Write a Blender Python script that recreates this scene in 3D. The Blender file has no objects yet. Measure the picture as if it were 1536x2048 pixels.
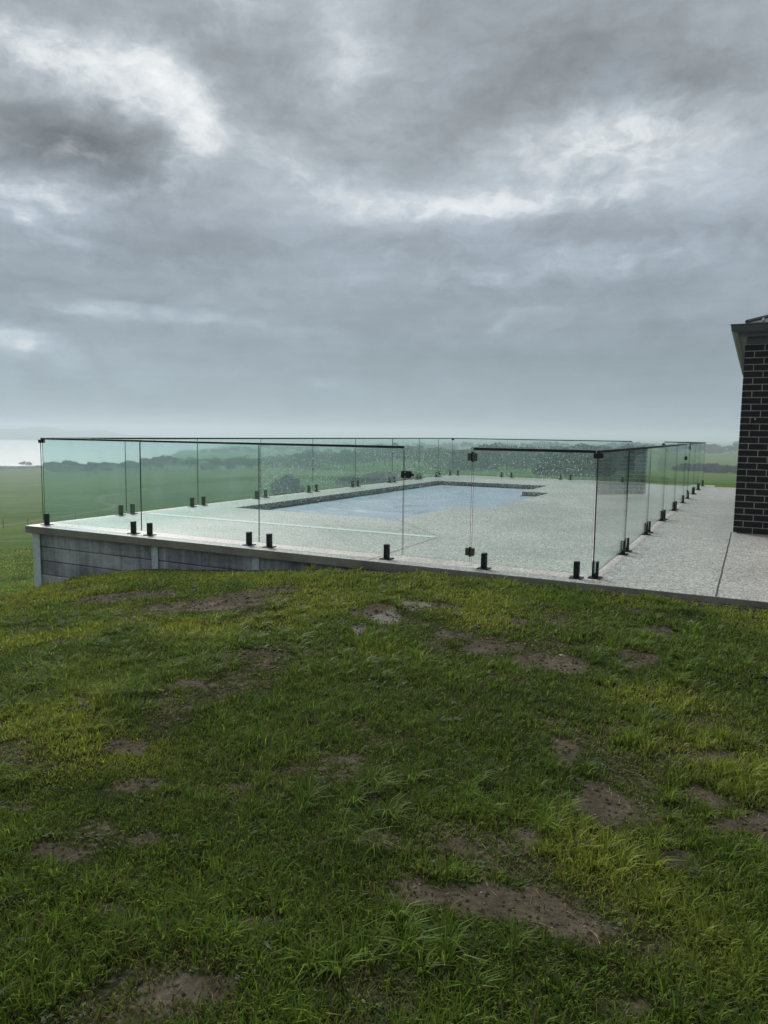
import bpy, bmesh, math, random
import numpy as np
from mathutils import Vector, Matrix

random.seed(7)
rng = np.random.default_rng(11)
scene = bpy.context.scene
COL = scene.collection
RAD = math.radians

# ------------------------------------------------------------------ camera
CAM_H = 1.387
PITCH, ROLL = RAD(6.15), RAD(0.82)
cam_data = bpy.data.cameras.new('camera')
cam_data.sensor_fit = 'VERTICAL'
cam_data.sensor_height = 36.0
cam_data.lens = 36.0 * 1467.9 / 2048.0
cam_data.clip_start = 0.05
cam_data.clip_end = 20000
cam = bpy.data.objects.new('camera', cam_data)
COL.objects.link(cam)
_fw = Vector((0, math.cos(PITCH), -math.sin(PITCH)))
_up = Vector((0, math.sin(PITCH), math.cos(PITCH)))
_rt = Vector((1, 0, 0))
_r2 = _rt * math.cos(ROLL) + _up * math.sin(ROLL)
_u2 = -_rt * math.sin(ROLL) + _up * math.cos(ROLL)
cam.matrix_world = Matrix(((_r2.x, _u2.x, -_fw.x, 0), (_r2.y, _u2.y, -_fw.y, 0), (_r2.z, _u2.z, -_fw.z, CAM_H), (0, 0, 0, 1)))
scene.camera = cam

scene.view_settings.view_transform = 'Standard'
scene.view_settings.look = 'None'
scene.view_settings.gamma = 1.0
scene.view_settings.exposure = 1.1
scene.render.engine = 'CYCLES'
cy = scene.cycles
cy.use_denoising = True
cy.max_bounces = 8
cy.diffuse_bounces = 3
cy.glossy_bounces = 4
cy.transmission_bounces = 4
cy.transparent_max_bounces = 24
cy.volume_bounces = 2
cy.sample_clamp_indirect = 4.0

# ------------------------------------------------------------------ node helpers
class S:
    """a shader socket with arithmetic"""
    def __init__(s, t, sock): s.t, s.s = t, sock
    def _b(s, o, op, rev=False):
        n = s.t.nodes.new('ShaderNodeMath'); n.operation = op
        a, b = (o, s) if rev else (s, o)
        for i, v in enumerate((a, b)):
            if isinstance(v, S): s.t.links.new(v.s, n.inputs[i])
            else: n.inputs[i].default_value = v
        return S(s.t, n.outputs[0])
    def __add__(s, o): return s._b(o, 'ADD')
    __radd__ = __add__
    def __sub__(s, o): return s._b(o, 'SUBTRACT')
    def __rsub__(s, o): return s._b(o, 'SUBTRACT', True)
    def __mul__(s, o): return s._b(o, 'MULTIPLY')
    __rmul__ = __mul__
    def __truediv__(s, o): return s._b(o, 'DIVIDE')
    def __rtruediv__(s, o): return s._b(o, 'DIVIDE', True)
    def __pow__(s, o): return s._b(o, 'POWER')
    def lt(s, o): return s._b(o, 'LESS_THAN')
    def gt(s, o): return s._b(o, 'GREATER_THAN')
    def mx(s, o): return s._b(o, 'MAXIMUM')
    def mn(s, o): return s._b(o, 'MINIMUM')
    def f(s, op):
        n = s.t.nodes.new('ShaderNodeMath'); n.operation = op
        s.t.links.new(s.s, n.inputs[0]); return S(s.t, n.outputs[0])
    def ramp(s, pts, interp='LINEAR'):
        n = s.t.nodes.new('ShaderNodeValToRGB'); e = n.color_ramp.elements
        n.color_ramp.interpolation = interp
        while len(e) < len(pts): e.new(0.5)
        for i, (p, c) in enumerate(pts):
            e[i].position = p
            e[i].color = (c, c, c, 1) if not hasattr(c, '__len__') else (*c, 1)
        s.t.links.new(s.s, n.inputs[0]); return S(s.t, n.outputs[0])
    def sm(s, a, b):
        n = s.t.nodes.new('ShaderNodeMapRange'); n.interpolation_type = 'SMOOTHSTEP'
        s.t.links.new(s.s, n.inputs[0]); n.inputs[1].default_value = a; n.inputs[2].default_value = b
        return S(s.t, n.outputs[0])

def combine(t, *v):
    n = t.nodes.new('ShaderNodeCombineXYZ')
    for i, x in enumerate(v):
        if isinstance(x, S): t.links.new(x.s, n.inputs[i])
        else: n.inputs[i].default_value = x
    return S(t, n.outputs[0])
def separate(t, v):
    n = t.nodes.new('ShaderNodeSeparateXYZ'); t.links.new(v.s, n.inputs[0])
    return [S(t, o) for o in n.outputs]
def noise(t, vec, scale, detail=4, rough=0.55, out='Fac', dist=0.0, two=False):
    n = t.nodes.new('ShaderNodeTexNoise')
    if two: n.noise_dimensions = '2D'
    if vec is not None: t.links.new(vec.s, n.inputs['Vector'])
    n.inputs['Scale'].default_value = scale; n.inputs['Detail'].default_value = detail
    n.inputs['Roughness'].default_value = rough; n.inputs['Distortion'].default_value = dist
    return S(t, n.outputs[0 if out == 'Fac' else 1])
def vor(t, vec, scale, feature='F1', rnd=1.0):
    n = t.nodes.new('ShaderNodeTexVoronoi'); n.feature = feature
    t.links.new(vec.s, n.inputs['Vector']); n.inputs['Scale'].default_value = scale
    n.inputs['Randomness'].default_value = rnd
    return n
def vscale(t, v, xyz):
    n = t.nodes.new('ShaderNodeVectorMath'); n.operation = 'MULTIPLY'
    t.links.new(v.s, n.inputs[0]); n.inputs[1].default_value = xyz
    return S(t, n.outputs[0])
def cmix(t, fac, a, b, blend='MIX'):
    n = t.nodes.new('ShaderNodeMix'); n.data_type = 'RGBA'; n.blend_type = blend
    for sock, v in ((n.inputs[0], fac), (n.inputs[6], a), (n.inputs[7], b)):
        if isinstance(v, S): t.links.new(v.s, sock)
        elif hasattr(v, '__len__'): sock.default_value = (*v, 1)
        elif sock == n.inputs[0]: sock.default_value = v
        else: sock.default_value = (v, v, v, 1)
    return S(t, n.outputs[2])

# ------------------------------------------------------------------ sky
SUN_AZ, SUN_EL = RAD(-26), RAD(36)          # bright cloud, ahead and to the left
CLOUD_PATCHES = [(-25.5, 23.3, 4.62, 1.3, 20, 0.36), (-20.8, 22.9, 4.24, 1.1, 25, 0.36), (-16.9, 23.1, 3.46, 1.5, 30, 0.42), (-13.8, 21.2, 1.93, 1.7, 40, 0.38), (-14.6, 18.9, 2.4, 1.0, -25, 0.28), (-18.7, 16.0, 4.24, 0.54, -15, 0.16), (-25.8, 15.2, 4.0, 0.62, 5, 0.30), (-25.5, 13.8, 3.08, 0.46, 12, 0.24), (-24.1, 19.4, 9.2, 2.5, 8, -0.50), (-20.0, 18.0, 4.8, 1.6, 8, -0.40), (-26.3, 17.4, 4.0, 1.3, 0, -0.24), (-8.1, 23.2, 7.7, 2.89, 20, -0.24), (-13.0, 26.4, 7.7, 1.93, 10, -0.1), (10.9, 25.5, 10.01, 3.08, 0, -0.3), (20.8, 22.9, 8.47, 1.93, 0, -0.2), (-23.5, 26.0, 11.55, 1.54, 0, -0.1), (6.7, 22.7, 5.78, 1.35, 0, -0.15), (-2.2, 25.7, 1.93, 3.46, -20, 0.18), (-5.9, 18.4, 5.0, 1.35, 25, 0.13), (-2.9, 16.8, 4.62, 0.96, 12, 0.10), (3.9, 16.5, 4.62, 0.92, 0, 0.34), (8.7, 16.8, 3.46, 0.69, -8, 0.14), (14.0, 20.2, 5.78, 1.35, -4, 0.33), (16.6, 21.3, 4.62, 1.16, 6, 0.16), (13.4, 16.9, 7.7, 0.69, 3, 0.16), (18.8, 18.4, 6.93, 1.54, 0, 0.16), (16.7, 12.5, 6.54, 0.69, -5, 0.12), (8.1, 11.9, 5.78, 0.54, -5, 0.1), (-13.2, 13.7, 12.71, 2.69, 5, -0.06), (4.7, 13.9, 10.01, 1.73, 0, -0.08), (17.7, 5.4, 10.01, 1.93, 0, -0.1), (-2.8, 6.3, 15.4, 2.69, 0, -0.04), (23.3, 13.7, 3.46, 2.31, 0, -0.08), (-20.2, 8.1, 4.62, 0.54, 3, 0.2), (-11.1, 7.8, 6.54, 0.46, 5, 0.1), (-26.1, 5.6, 2.69, 0.62, 10, 0.24), (-27.0, 6.4, 1.93, 0.62, 0, 0.12), (-16.2, 0.8, 3.85, 0.19, 0, 0.08), (9.1, 8.2, 1.73, 0.62, 15, 0.1), (11.7, 8.8, 1.35, 0.54, 0, 0.1), (-5.3, 3.7, 0.92, 0.27, 0, 0.1), (-24.3, 3.4, 11.55, 2.31, 0, 0.05)]

def build_world():
    w = bpy.data.worlds.new('World'); scene.world = w; w.use_nodes = True
    t = w.node_tree; t.nodes.clear()
    tc = t.nodes.new('ShaderNodeTexCoord'); d = S(t, tc.outputs['Generated'])
    x, y, z = separate(t, d)
    el = z.mx(-1.0).mn(1.0).f('ARCSINE') * (180 / math.pi)
    az = x._b(y, 'ARCTAN2') * (180 / math.pi)
    q = 1.0 / (z.mx(0.0) + 0.16)
    P = combine(t, x * q, y * q, 0.0)
    w1 = separate(t, noise(t, P, 1.6, 3, 0.55, 'Color', two=True))
    w2 = separate(t, noise(t, P, 5.0, 4, 0.62, 'Color', two=True))
    amp = el.sm(0.0, 16.0) * 0.8 + 0.25
    azw = az + ((w1[0] - 0.5) * 6.0 + (w2[0] - 0.5) * 3.0) * amp
    elw = el + ((w1[1] - 0.5) * 3.2 + (w2[1] - 0.5) * 2.0) * amp
    n_big = noise(t, P, 0.9, 3, 0.55, two=True)
    n_mid = noise(t, combine(t, azw * 0.06 + 3.0, elw * 0.12, 0.0), 2.2, 5, 0.6, two=True)
    n_fine = noise(t, combine(t, azw * 0.10 + 9.0, elw * 0.17, 0.0), 5.0, 5, 0.62, two=True)
    base = (el / 90.0).ramp([(0.0, 0.63), (0.035, 0.605), (0.075, 0.585), (0.135, 0.60), (0.19, 0.65), (0.25, 0.65), (0.32, 0.64), (0.6, 0.64), (1.0, 0.64)], 'EASE')
    L = base + (n_big - 0.5) * 0.12 * amp + (n_mid - 0.5) * 0.13 * amp + (n_fine - 0.5) * 0.09 * amp
    tex = 1.0 + (n_fine - 0.5) * 1.3 + (n_mid - 0.5) * 1.0
    pos = None; neg = None
    vec = combine(t, azw, elw, 0.0)
    for a0, e0, sa, se, rot, am in CLOUD_PATCHES:
        mp = t.nodes.new('ShaderNodeMapping'); mp.vector_type = 'TEXTURE'; t.links.new(vec.s, mp.inputs[0])
        mp.inputs[1].default_value = (a0, e0, 0); mp.inputs[2].default_value = (0, 0, RAD(-rot)); mp.inputs[3].default_value = (sa * 2.3, se * 2.5, 1)
        gr = t.nodes.new('ShaderNodeTexGradient'); gr.gradient_type = 'SPHERICAL'; t.links.new(mp.outputs[0], gr.inputs[0])
        g = S(t, gr.outputs[1]); g = g * g * am * 1.25
        if am > 0: pos = g if pos is None else pos + g
        else: neg = g if neg is None else neg + g
    L = L + pos * tex.mx(0.0) * 0.50 + neg * 0.27
    # thin cloud over the lower sky, stretched along the horizon
    streak = noise(t, combine(t, azw * 0.03, el * 0.35, 0.0), 2.4, 3, 0.6, two=True)
    L = L + (streak - 0.5) * 0.05 * el.sm(0.5, 6.0)
    L = L.mx(0.40).mn(1.2)
    L = L.mn(0.80) + (1.0 - ((L - 0.80).mx(0.0) * -3.6).f('EXPONENT')) * 0.155
    lin = L ** 2.2
    tint = (el / 90.0).ramp([(0.0, (0.83, 1.02, 1.13)), (0.07, (0.84, 1.02, 1.16)), (0.16, (0.87, 1.01, 1.16)), (0.22, (0.90, 1.01, 1.10)), (0.32, (0.90, 1.01, 1.10)), (1.0, (0.95, 1.0, 1.04))])
    tint = cmix(t, L.sm(0.62, 0.9), tint, (0.97, 1.0, 1.02))
    cloud = cmix(t, 1.0, tint, lin, 'MULTIPLY')
    sky = t.nodes.new('ShaderNodeTexSky'); sky.sky_type = 'NISHITA'; sky.sun_disc = False
    sky.sun_elevation = SUN_EL; sky.sun_rotation = SUN_AZ
    blue = cmix(t, 1.0, S(t, sky.outputs[0]), 0.10, 'MULTIPLY')
    gap = n_mid.sm(0.58, 0.78) * 0.10 * el.sm(8.0, 18.0)
    final = cmix(t, gap, cloud, blue)
    bg = t.nodes.new('ShaderNodeBackground'); t.links.new(final.s, bg.inputs[0]); bg.inputs[1].default_value = 0.56
    out = t.nodes.new('ShaderNodeOutputWorld'); t.links.new(bg.outputs[0], out.inputs[0])
    w.cycles.sampling_method = 'MANUAL'; w.cycles.sample_map_resolution = 256
build_world()

sun_data = bpy.data.lights.new('sun', 'SUN'); sun_data.energy = 1.5; sun_data.angle = RAD(20); sun_data.color = (1.0, 0.96, 0.90)
sun = bpy.data.objects.new('sun', sun_data); COL.objects.link(sun)
_sd = Vector((math.sin(SUN_AZ) * math.cos(SUN_EL), math.cos(SUN_AZ) * math.cos(SUN_EL), math.sin(SUN_EL)))
sun.rotation_euler = _sd.to_track_quat('Z', 'Y').to_euler()

# ------------------------------------------------------------------ materials
def new_mat(name):
    m = bpy.data.materials.new(name); m.use_nodes = True
    t = m.node_tree; t.nodes.clear()
    out = t.nodes.new('ShaderNodeOutputMaterial')
    return m, t, out
def principled(t, out, color=(0.5, 0.5, 0.5), rough=0.6, metal=0.0, bump=None, bstr=0.3, bdist=0.01, spec=0.5):
    b = t.nodes.new('ShaderNodeBsdfPrincipled')
    for sock, v in ((b.inputs['Base Color'], color), (b.inputs['Roughness'], rough), (b.inputs['Metallic'], metal), (b.inputs['Specular IOR Level'], spec)):
        if isinstance(v, S): t.links.new(v.s, sock)
        elif hasattr(v, '__len__'): sock.default_value = (*v, 1)
        else: sock.default_value = v
    if bump is not None:
        n = t.nodes.new('ShaderNodeBump'); n.inputs['Strength'].default_value = bstr; n.inputs['Distance'].default_value = bdist
        t.links.new(bump.s, n.inputs['Height']); t.links.new(n.outputs[0], b.inputs['Normal'])
    t.links.new(b.outputs[0], out.inputs[0])
    return b
def coords(t, kind='Object'):
    if kind == 'World':
        g = t.nodes.new('ShaderNodeNewGeometry'); return S(t, g.outputs['Position'])
    n = t.nodes.new('ShaderNodeTexCoord'); return S(t, n.outputs[kind])
def attr(t, name, out='Fac'):
    n = t.nodes.new('ShaderNodeAttribute'); n.attribute_name = name
    return S(t, n.outputs[out])
def objrand(t):
    n = t.nodes.new('ShaderNodeObjectInfo'); return S(t, n.outputs['Random'])

M = {}
def mat_aggregate():
    m, t, out = new_mat('exposed_aggregate'); P = coords(t, 'World')
    v1 = vor(t, P, 78); c1 = S(t, v1.outputs['Color']); r1, g1, b1 = separate(t, c1)
    v2 = vor(t, P, 30); r2, g2, b2 = separate(t, S(t, v2.outputs['Color']))
    stone = r1.ramp([(0.0, (0.10, 0.09, 0.08)), (0.2, (0.26, 0.243, 0.225)), (0.45, (0.46, 0.445, 0.425)), (0.75, (0.66, 0.64, 0.615)), (1.0, (0.85, 0.83, 0.81))])
    big = r2.ramp([(0.0, (0.13, 0.12, 0.11)), (0.25, (0.38, 0.365, 0.345)), (0.6, (0.56, 0.545, 0.525)), (1.0, (0.80, 0.79, 0.77))])
    c = cmix(t, 1.0, cmix(t, 0.18, stone, big), (0.88, 0.86, 0.83), 'MULTIPLY')
    large = noise(t, P, 0.55, 5, 0.6)
    stain = noise(t, P, 2.3, 6, 0.65)
    c = cmix(t, 1.0, c, (large * 0.60 + 0.70) * (stain * 0.36 + 0.82), 'MULTIPLY')
    rough = large.sm(0.35, 0.65) * 0.20 + 0.34 + r1 * 0.12
    principled(t, out, c, rough, 0, S(t, v1.outputs['Distance']), 0.5, 0.006)
    return m
def mat_slab_edge():
    m, t, out = new_mat('slab_edge_concrete'); P = coords(t, 'World')
    n1 = noise(t, P, 3.0, 6, 0.65); n2 = noise(t, P, 45, 4, 0.7)
    c = (n1 * 0.65 + n2 * 0.35).ramp([(0.25, (0.09, 0.08, 0.064)), (0.5, (0.20, 0.182, 0.15)), (0.75, (0.34, 0.31, 0.265))])
    principled(t, out, c, 0.85, 0, n2, 0.6, 0.006)
    return m
def mat_coping():
    m, t, out = new_mat('pebble_coping'); P = coords(t, 'World')
    v1 = vor(t, P, 48); r1, g1, b1 = separate(t, S(t, v1.outputs['Color']))
    c = r1.ramp([(0.0, (0.05, 0.047, 0.042)), (0.4, (0.16, 0.15, 0.135)), (0.75, (0.34, 0.325, 0.30)), (1.0, (0.58, 0.56, 0.53))])
    principled(t, out, c, 0.6, 0, S(t, v1.outputs['Distance']), 0.5, 0.006)
    return m
def mat_sleeper():
    m, t, out = new_mat('sleeper_concrete'); P = coords(t, 'World'); r = objrand(t)
    n1 = noise(t, P, 2.2, 6, 0.62); n2 = noise(t, vscale(t, P, (1, 1, 2.5)), 9, 6, 0.7); n3 = noise(t, P, 90, 3, 0.6)
    runs = noise(t, vscale(t, P, (7, 7, 0.6)), 2.0, 5, 0.6)
    v = (n1 - 0.5) * 0.9 + (n2 - 0.5) * 0.5 + (runs - 0.5) * 0.8 + 0.46 + (r - 0.5) * 0.36
    c = v.ramp([(0.18, (0.095, 0.10, 0.108)), (0.42, (0.24, 0.248, 0.256)), (0.6, (0.36, 0.367, 0.372)), (0.82, (0.53, 0.53, 0.52))])
    principled(t, out, c, 0.72, 0, n2 + n3 * 0.3, 0.35, 0.006)
    return m
def mat_galv():
    m, t, out = new_mat('galvanised_steel'); P = coords(t, 'World')
    v = vor(t, P, 38); r, g, b = separate(t, S(t, v.outputs['Color']))
    n = noise(t, vscale(t, P, (6, 6, 0.8)), 3, 6, 0.65)
    c = (r * 0.3 + n * 0.7).ramp([(0.2, (0.38, 0.44, 0.46)), (0.55, (0.54, 0.61, 0.63)), (0.85, (0.68, 0.73, 0.74))])
    principled(t, out, c, r * 0.15 + 0.48, 0.25, n, 0.1, 0.002)
    return m
def mat_plain(name, color, rough=0.5, metal=0.0, var=0.15, scale=20, bstr=0.1, spec=0.5):
    m, t, out = new_mat(name); P = coords(t, 'Object')
    n = noise(t, P, scale, 5, 0.6)
    c = cmix(t, 1.0, color, n * (2 * var) + (1 - var), 'MULTIPLY')
    principled(t, out, c, (n - 0.5) * 0.2 + rough, metal, n, bstr, 0.002, spec)
    return m
def mat_brick():
    m, t, out = new_mat('black_brick'); P = coords(t, 'World'); r = objrand(t)
    n = noise(t, P, 25, 5, 0.65); n2 = noise(t, P, 160, 3, 0.6)
    v = n * 0.6 + r * 0.4
    c = v.ramp([(0.2, (0.003, 0.003, 0.0036)), (0.6, (0.0055, 0.0055, 0.0066)), (0.9, (0.010, 0.0098, 0.011))])
    principled(t, out, c, n * 0.2 + 0.5, 0, n2 + n, 0.35, 0.003, 0.18)
    return m
def mat_mortar():
    m, t, out = new_mat('mortar'); P = coords(t, 'World')
    n = noise(t, P, 12, 6, 0.65); n2 = noise(t, P, 240, 3, 0.6)
    c = n.ramp([(0.25, (0.21, 0.19, 0.16)), (0.7, (0.40, 0.37, 0.32))])
    principled(t, out, c, 0.9, 0, n2, 0.4, 0.002)
    return m
def mat_glass(drops):
    m, t, out = new_mat('toughened_glass' if not drops else 'wet_toughened_glass')
    g = t.nodes.new('ShaderNodeNewGeometry'); P = S(t, g.outputs['Position'])
    dt = t.nodes.new('ShaderNodeVectorMath'); dt.operation = 'DOT_PRODUCT'
    t.links.new(g.outputs['Incoming'], dt.inputs[0]); t.links.new(g.outputs['Normal'], dt.inputs[1])
    cosv = S(t, dt.outputs['Value']).f('ABSOLUTE')
    fr = (1.0 - cosv).mx(0.0) ** 5.0 * 0.92 + 0.045
    tr = t.nodes.new('ShaderNodeBsdfTransparent')
    smear = noise(t, vscale(t, P, (1, 1, 0.35)), 2.5, 5, 0.65)
    t.links.new(cmix(t, smear * 0.5 + 0.1, (0.895, 0.962, 0.955), (0.912, 0.968, 0.962)).s, tr.inputs[0])
    gl = t.nodes.new('ShaderNodeBsdfGlossy'); gl.inputs['Roughness'].default_value = 0.0; gl.inputs['Color'].default_value = (0.95, 1, 0.98, 1)
    mx = t.nodes.new('ShaderNodeMixShader'); t.links.new(fr.s, mx.inputs[0]); t.links.new(tr.outputs[0], mx.inputs[1]); t.links.new(gl.outputs[0], mx.inputs[2])
    # dried film and rain drops left on the pane
    film = smear.sm(0.45, 0.8) * 0.034 + 0.012
    tl = t.nodes.new('ShaderNodeBsdfTranslucent'); tl.inputs[0].default_value = (0.75, 0.86, 0.86, 1)
    df = t.nodes.new('ShaderNodeBsdfDiffuse'); df.inputs[0].default_value = (0.75, 0.86, 0.86, 1)
    sc = t.nodes.new('ShaderNodeMixShader'); sc.inputs[0].default_value = 0.6
    t.links.new(df.outputs[0], sc.inputs[1]); t.links.new(tl.outputs[0], sc.inputs[2])
    fac = film
    if drops:
        v = vor(t, P, 58); r, gg, b = separate(t, S(t, v.outputs['Color'])); dist = S(t, v.outputs['Distance'])
        patch = noise(t, P, 0.9, 4, 0.6)
        dens = patch.sm(0.30, 0.60) * 0.75 + 0.12
        drop = dist.lt(r * 0.30 + 0.10) * gg.lt(dens)
        v2 = vor(t, P, 130); r2, g2, b2 = separate(t, S(t, v2.outputs['Color']))
        drop2 = S(t, v2.outputs['Distance']).lt(r2 * 0.3 + 0.08) * g2.lt(dens * 0.6)
        fac = film + drop * (b * 0.52 + 0.08) + drop2 * 0.16
    m2 = t.nodes.new('ShaderNodeMixShader'); t.links.new(fac.s, m2.inputs[0]); t.links.new(mx.outputs[0], m2.inputs[1]); t.links.new(sc.outputs[0], m2.inputs[2])
    t.links.new(m2.outputs[0], out.inputs[0])
    return m
def mat_leafy(name, cols, trans=0.16, rough=0.5):
    m, t, out = new_mat(name)
    r = attr(t, 'tint'); o = objrand(t)
    c = (r * 0.8 + o * 0.2).ramp([(i / (len(cols) - 1), c) for i, c in enumerate(cols)])
    b = principled(t, out, c, rough, 0, None, spec=0.3)
    tl = t.nodes.new('ShaderNodeBsdfTranslucent'); t.links.new(c.s, tl.inputs[0])
    mx = t.nodes.new('ShaderNodeMixShader'); mx.inputs[0].default_value = trans
    t.links.new(b.outputs[0], mx.inputs[1]); t.links.new(tl.outputs[0], mx.inputs[2]); t.links.new(mx.outputs[0], out.inputs[0])
    return m
def mat_grass():
    m, t, out = new_mat('grass_blades')
    c = attr(t, 'blade_color', 'Color')
    b = principled(t, out, c, 0.5, 0, None, spec=0.14)
    tl = t.nodes.new('ShaderNodeBsdfTranslucent'); t.links.new(c.s, tl.inputs[0])
    mx = t.nodes.new('ShaderNodeMixShader'); mx.inputs[0].default_value = 0.45
    t.links.new(b.outputs[0], mx.inputs[1]); t.links.new(tl.outputs[0], mx.inputs[2]); t.links.new(mx.outputs[0], out.inputs[0])
    return m
def mat_ground():
    m, t, out = new_mat('ground_soil_and_pasture'); P = coords(t, 'World')
    dirt = attr(t, 'dirt'); far = attr(t, 'far'); stone = attr(t, 'stone')
    x, y, z = separate(t, P)
    n1 = noise(t, P, 6.0, 6, 0.65); n2 = noise(t, P, 40, 5, 0.65); n3 = noise(t, P, 0.9, 6, 0.6)
    soil = (n1 * 0.5 + n2 * 0.5).ramp([(0.25, (0.034, 0.028, 0.020)), (0.5, (0.084, 0.071, 0.051)), (0.75, (0.165, 0.145, 0.112))])
    pale = (n2 * 0.6 + n1 * 0.4).ramp([(0.3, (0.10, 0.092, 0.082)), (0.7, (0.26, 0.245, 0.225))])
    soil = cmix(t, (stone * 1.6 + (n1 - 0.5) * 1.4).sm(0.25, 0.9), soil, pale)
    thatch = (n1 * 0.4 + n2 * 0.6).ramp([(0.25, (0.012, 0.017, 0.006)), (0.5, (0.032, 0.040, 0.013)), (0.7, (0.075, 0.068, 0.032))])
    near = cmix(t, (dirt + (n2 - 0.5) * 0.8 + (n1 - 0.5) * 0.3).sm(0.36, 0.52), thatch, soil)
    # pasture seen from far off
    f1 = noise(t, vscale(t, P, (1, 1, 0)), 0.012, 6, 0.6); f2 = noise(t, vscale(t, P, (1, 1, 0)), 0.11, 6, 0.65); f3 = noise(t, vscale(t, P, (1, 1, 0)), 1.7, 6, 0.7)
    f4 = noise(t, vscale(t, P, (1, 1, 0)), 9.0, 4, 0.7)
    past = (f1 * 0.36 + f2 * 0.30 + f3 * 0.22 + f4 * 0.12).ramp([(0.34, (0.030, 0.066, 0.018)), (0.45, (0.062, 0.118, 0.028)), (0.54, (0.110, 0.165, 0.036)), (0.66, (0.21, 0.215, 0.075))])
    tr = attr(t, 'track')
    past = cmix(t, (tr + (f3 - 0.5) * 0.6).sm(0.35, 0.8) * 0.8, past, (0.20, 0.19, 0.11))
    c = cmix(t, far, near, past)
    bumph = n2 * 0.6 + n1 + f3 * far * 14.0 + f4 * far * 4.0
    principled(t, out, c, 0.95, 0, bumph, 0.6, 0.03, 0.0)
    return m
def mat_cover():
    m, t, out = new_mat('bubble_pool_cover'); P = coords(t, 'World')
    n = noise(t, P, 0.8, 5, 0.6); v = vor(t, P, 85)
    c = n.ramp([(0.3, (0.275, 0.325, 0.425)), (0.7, (0.345, 0.395, 0.495))])
    wr = noise(t, P, 3.5, 5, 0.6, dist=0.8)
    principled(t, out, c, n * 0.15 + 0.50, 0, wr + S(t, v.outputs['Distance']) * 0.05, 0.3, 0.03)
    return m
def mat_sea():
    m, t, out = new_mat('sea_water'); P = coords(t, 'World')
    n = noise(t, vscale(t, P, (1, 1, 0)), 0.05, 6, 0.65); n2 = noise(t, vscale(t, P, (0.004, 0.012, 0)), 1.0, 4, 0.6)
    principled(t, out, (0.05, 0.06, 0.065), n2 * 0.12 + 0.30, 0, n, 0.5, 2.0, 0.7)
    return m

M['agg'] = mat_aggregate(); M['slab_edge'] = mat_slab_edge(); M['sleeper'] = mat_sleeper(); M['coping'] = mat_coping(); M['galv'] = mat_galv()
M['black'] = mat_plain('black_powder_coat', (0.006, 0.006, 0.007), 0.42, 0.0, 0.2, 40, 0.1, 0.3)
M['rail'] = mat_plain('black_anodised_rail', (0.006, 0.006, 0.008), 0.38, 0.0, 0.2, 30, 0.1, 0.3)
M['brass'] = mat_plain('hinge_metal', (0.11, 0.10, 0.07), 0.4, 0.7, 0.3, 60)
M['steel'] = mat_plain('stainless_steel', (0.55, 0.56, 0.57), 0.28, 1.0, 0.1, 60)
M['brick'] = mat_brick(); M['mortar'] = mat_mortar()
M['glass'] = mat_glass(False); M['wet_glass'] = mat_glass(True)
M['glass_edge'] = mat_plain('glass_edge', (0.012, 0.040, 0.036), 0.30, 0.0, 0.1, 10, 0.0, 0.25)
M['gutter'] = mat_plain('dark_gutter_paint', (0.035, 0.04, 0.042), 0.4, 0.0, 0.15, 8)
M['soffit'] = mat_plain('soffit_paint', (0.10, 0.105, 0.09), 0.6, 0.0, 0.12, 6)
M['fascia'] = mat_plain('fascia_paint', (0.05, 0.055, 0.065), 0.5, 0.0, 0.15, 8)
M['roof'] = mat_plain('grey_steel_roof', (0.22, 0.23, 0.235), 0.42, 0.2, 0.18, 5)
M['joint'] = mat_plain('joint_sealant', (0.05, 0.048, 0.045), 0.8, 0.0, 0.3, 30)
M['faint_joint'] = mat_plain('grey_joint_filler', (0.26, 0.25, 0.235), 0.8, 0.0, 0.3, 30)
M['band'] = mat_plain('white_band_finish', (0.72, 0.75, 0.75), 0.45, 0.0, 0.12, 12)  # near-white finish of the pale band on the deck
M['tile'] = mat_plain('pool_wall_render', (0.14, 0.19, 0.24), 0.5, 0.0, 0.2, 10)
M['cover'] = mat_cover(); M['sea'] = mat_sea(); M['ground'] = mat_ground(); M['grass'] = mat_grass()
M['timber'] = mat_plain('weathered_timber', (0.10, 0.085, 0.065), 0.85, 0.0, 0.3, 9, 0.4)
M['wire'] = mat_plain('fence_wire', (0.20, 0.20, 0.20), 0.5, 0.6, 0.1, 9)
M['bark'] = mat_plain('bark', (0.055, 0.045, 0.035), 0.9, 0.0, 0.3, 6, 0.5)
M['shed'] = mat_plain('white_shed_cladding', (0.68, 0.69, 0.68), 0.6, 0.0, 0.1, 3)
M['shed_roof'] = mat_plain('shed_roof_sheet', (0.40, 0.42, 0.43), 0.5, 0.2, 0.1, 3)
M['leaf'] = mat_leafy('eucalypt_foliage', [(0.008, 0.013, 0.009), (0.016, 0.023, 0.014), (0.027, 0.036, 0.020), (0.044, 0.052, 0.028)])
M['scrub'] = mat_leafy('coastal_scrub_foliage', [(0.05, 0.055, 0.042), (0.075, 0.08, 0.062), (0.10, 0.105, 0.08)])
M['white'] = mat_plain('glint_white', (0.8, 0.8, 0.78), 0.5, 0.0, 0.05, 60)  # plain white for the light glint drawn on the brick pier

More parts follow.
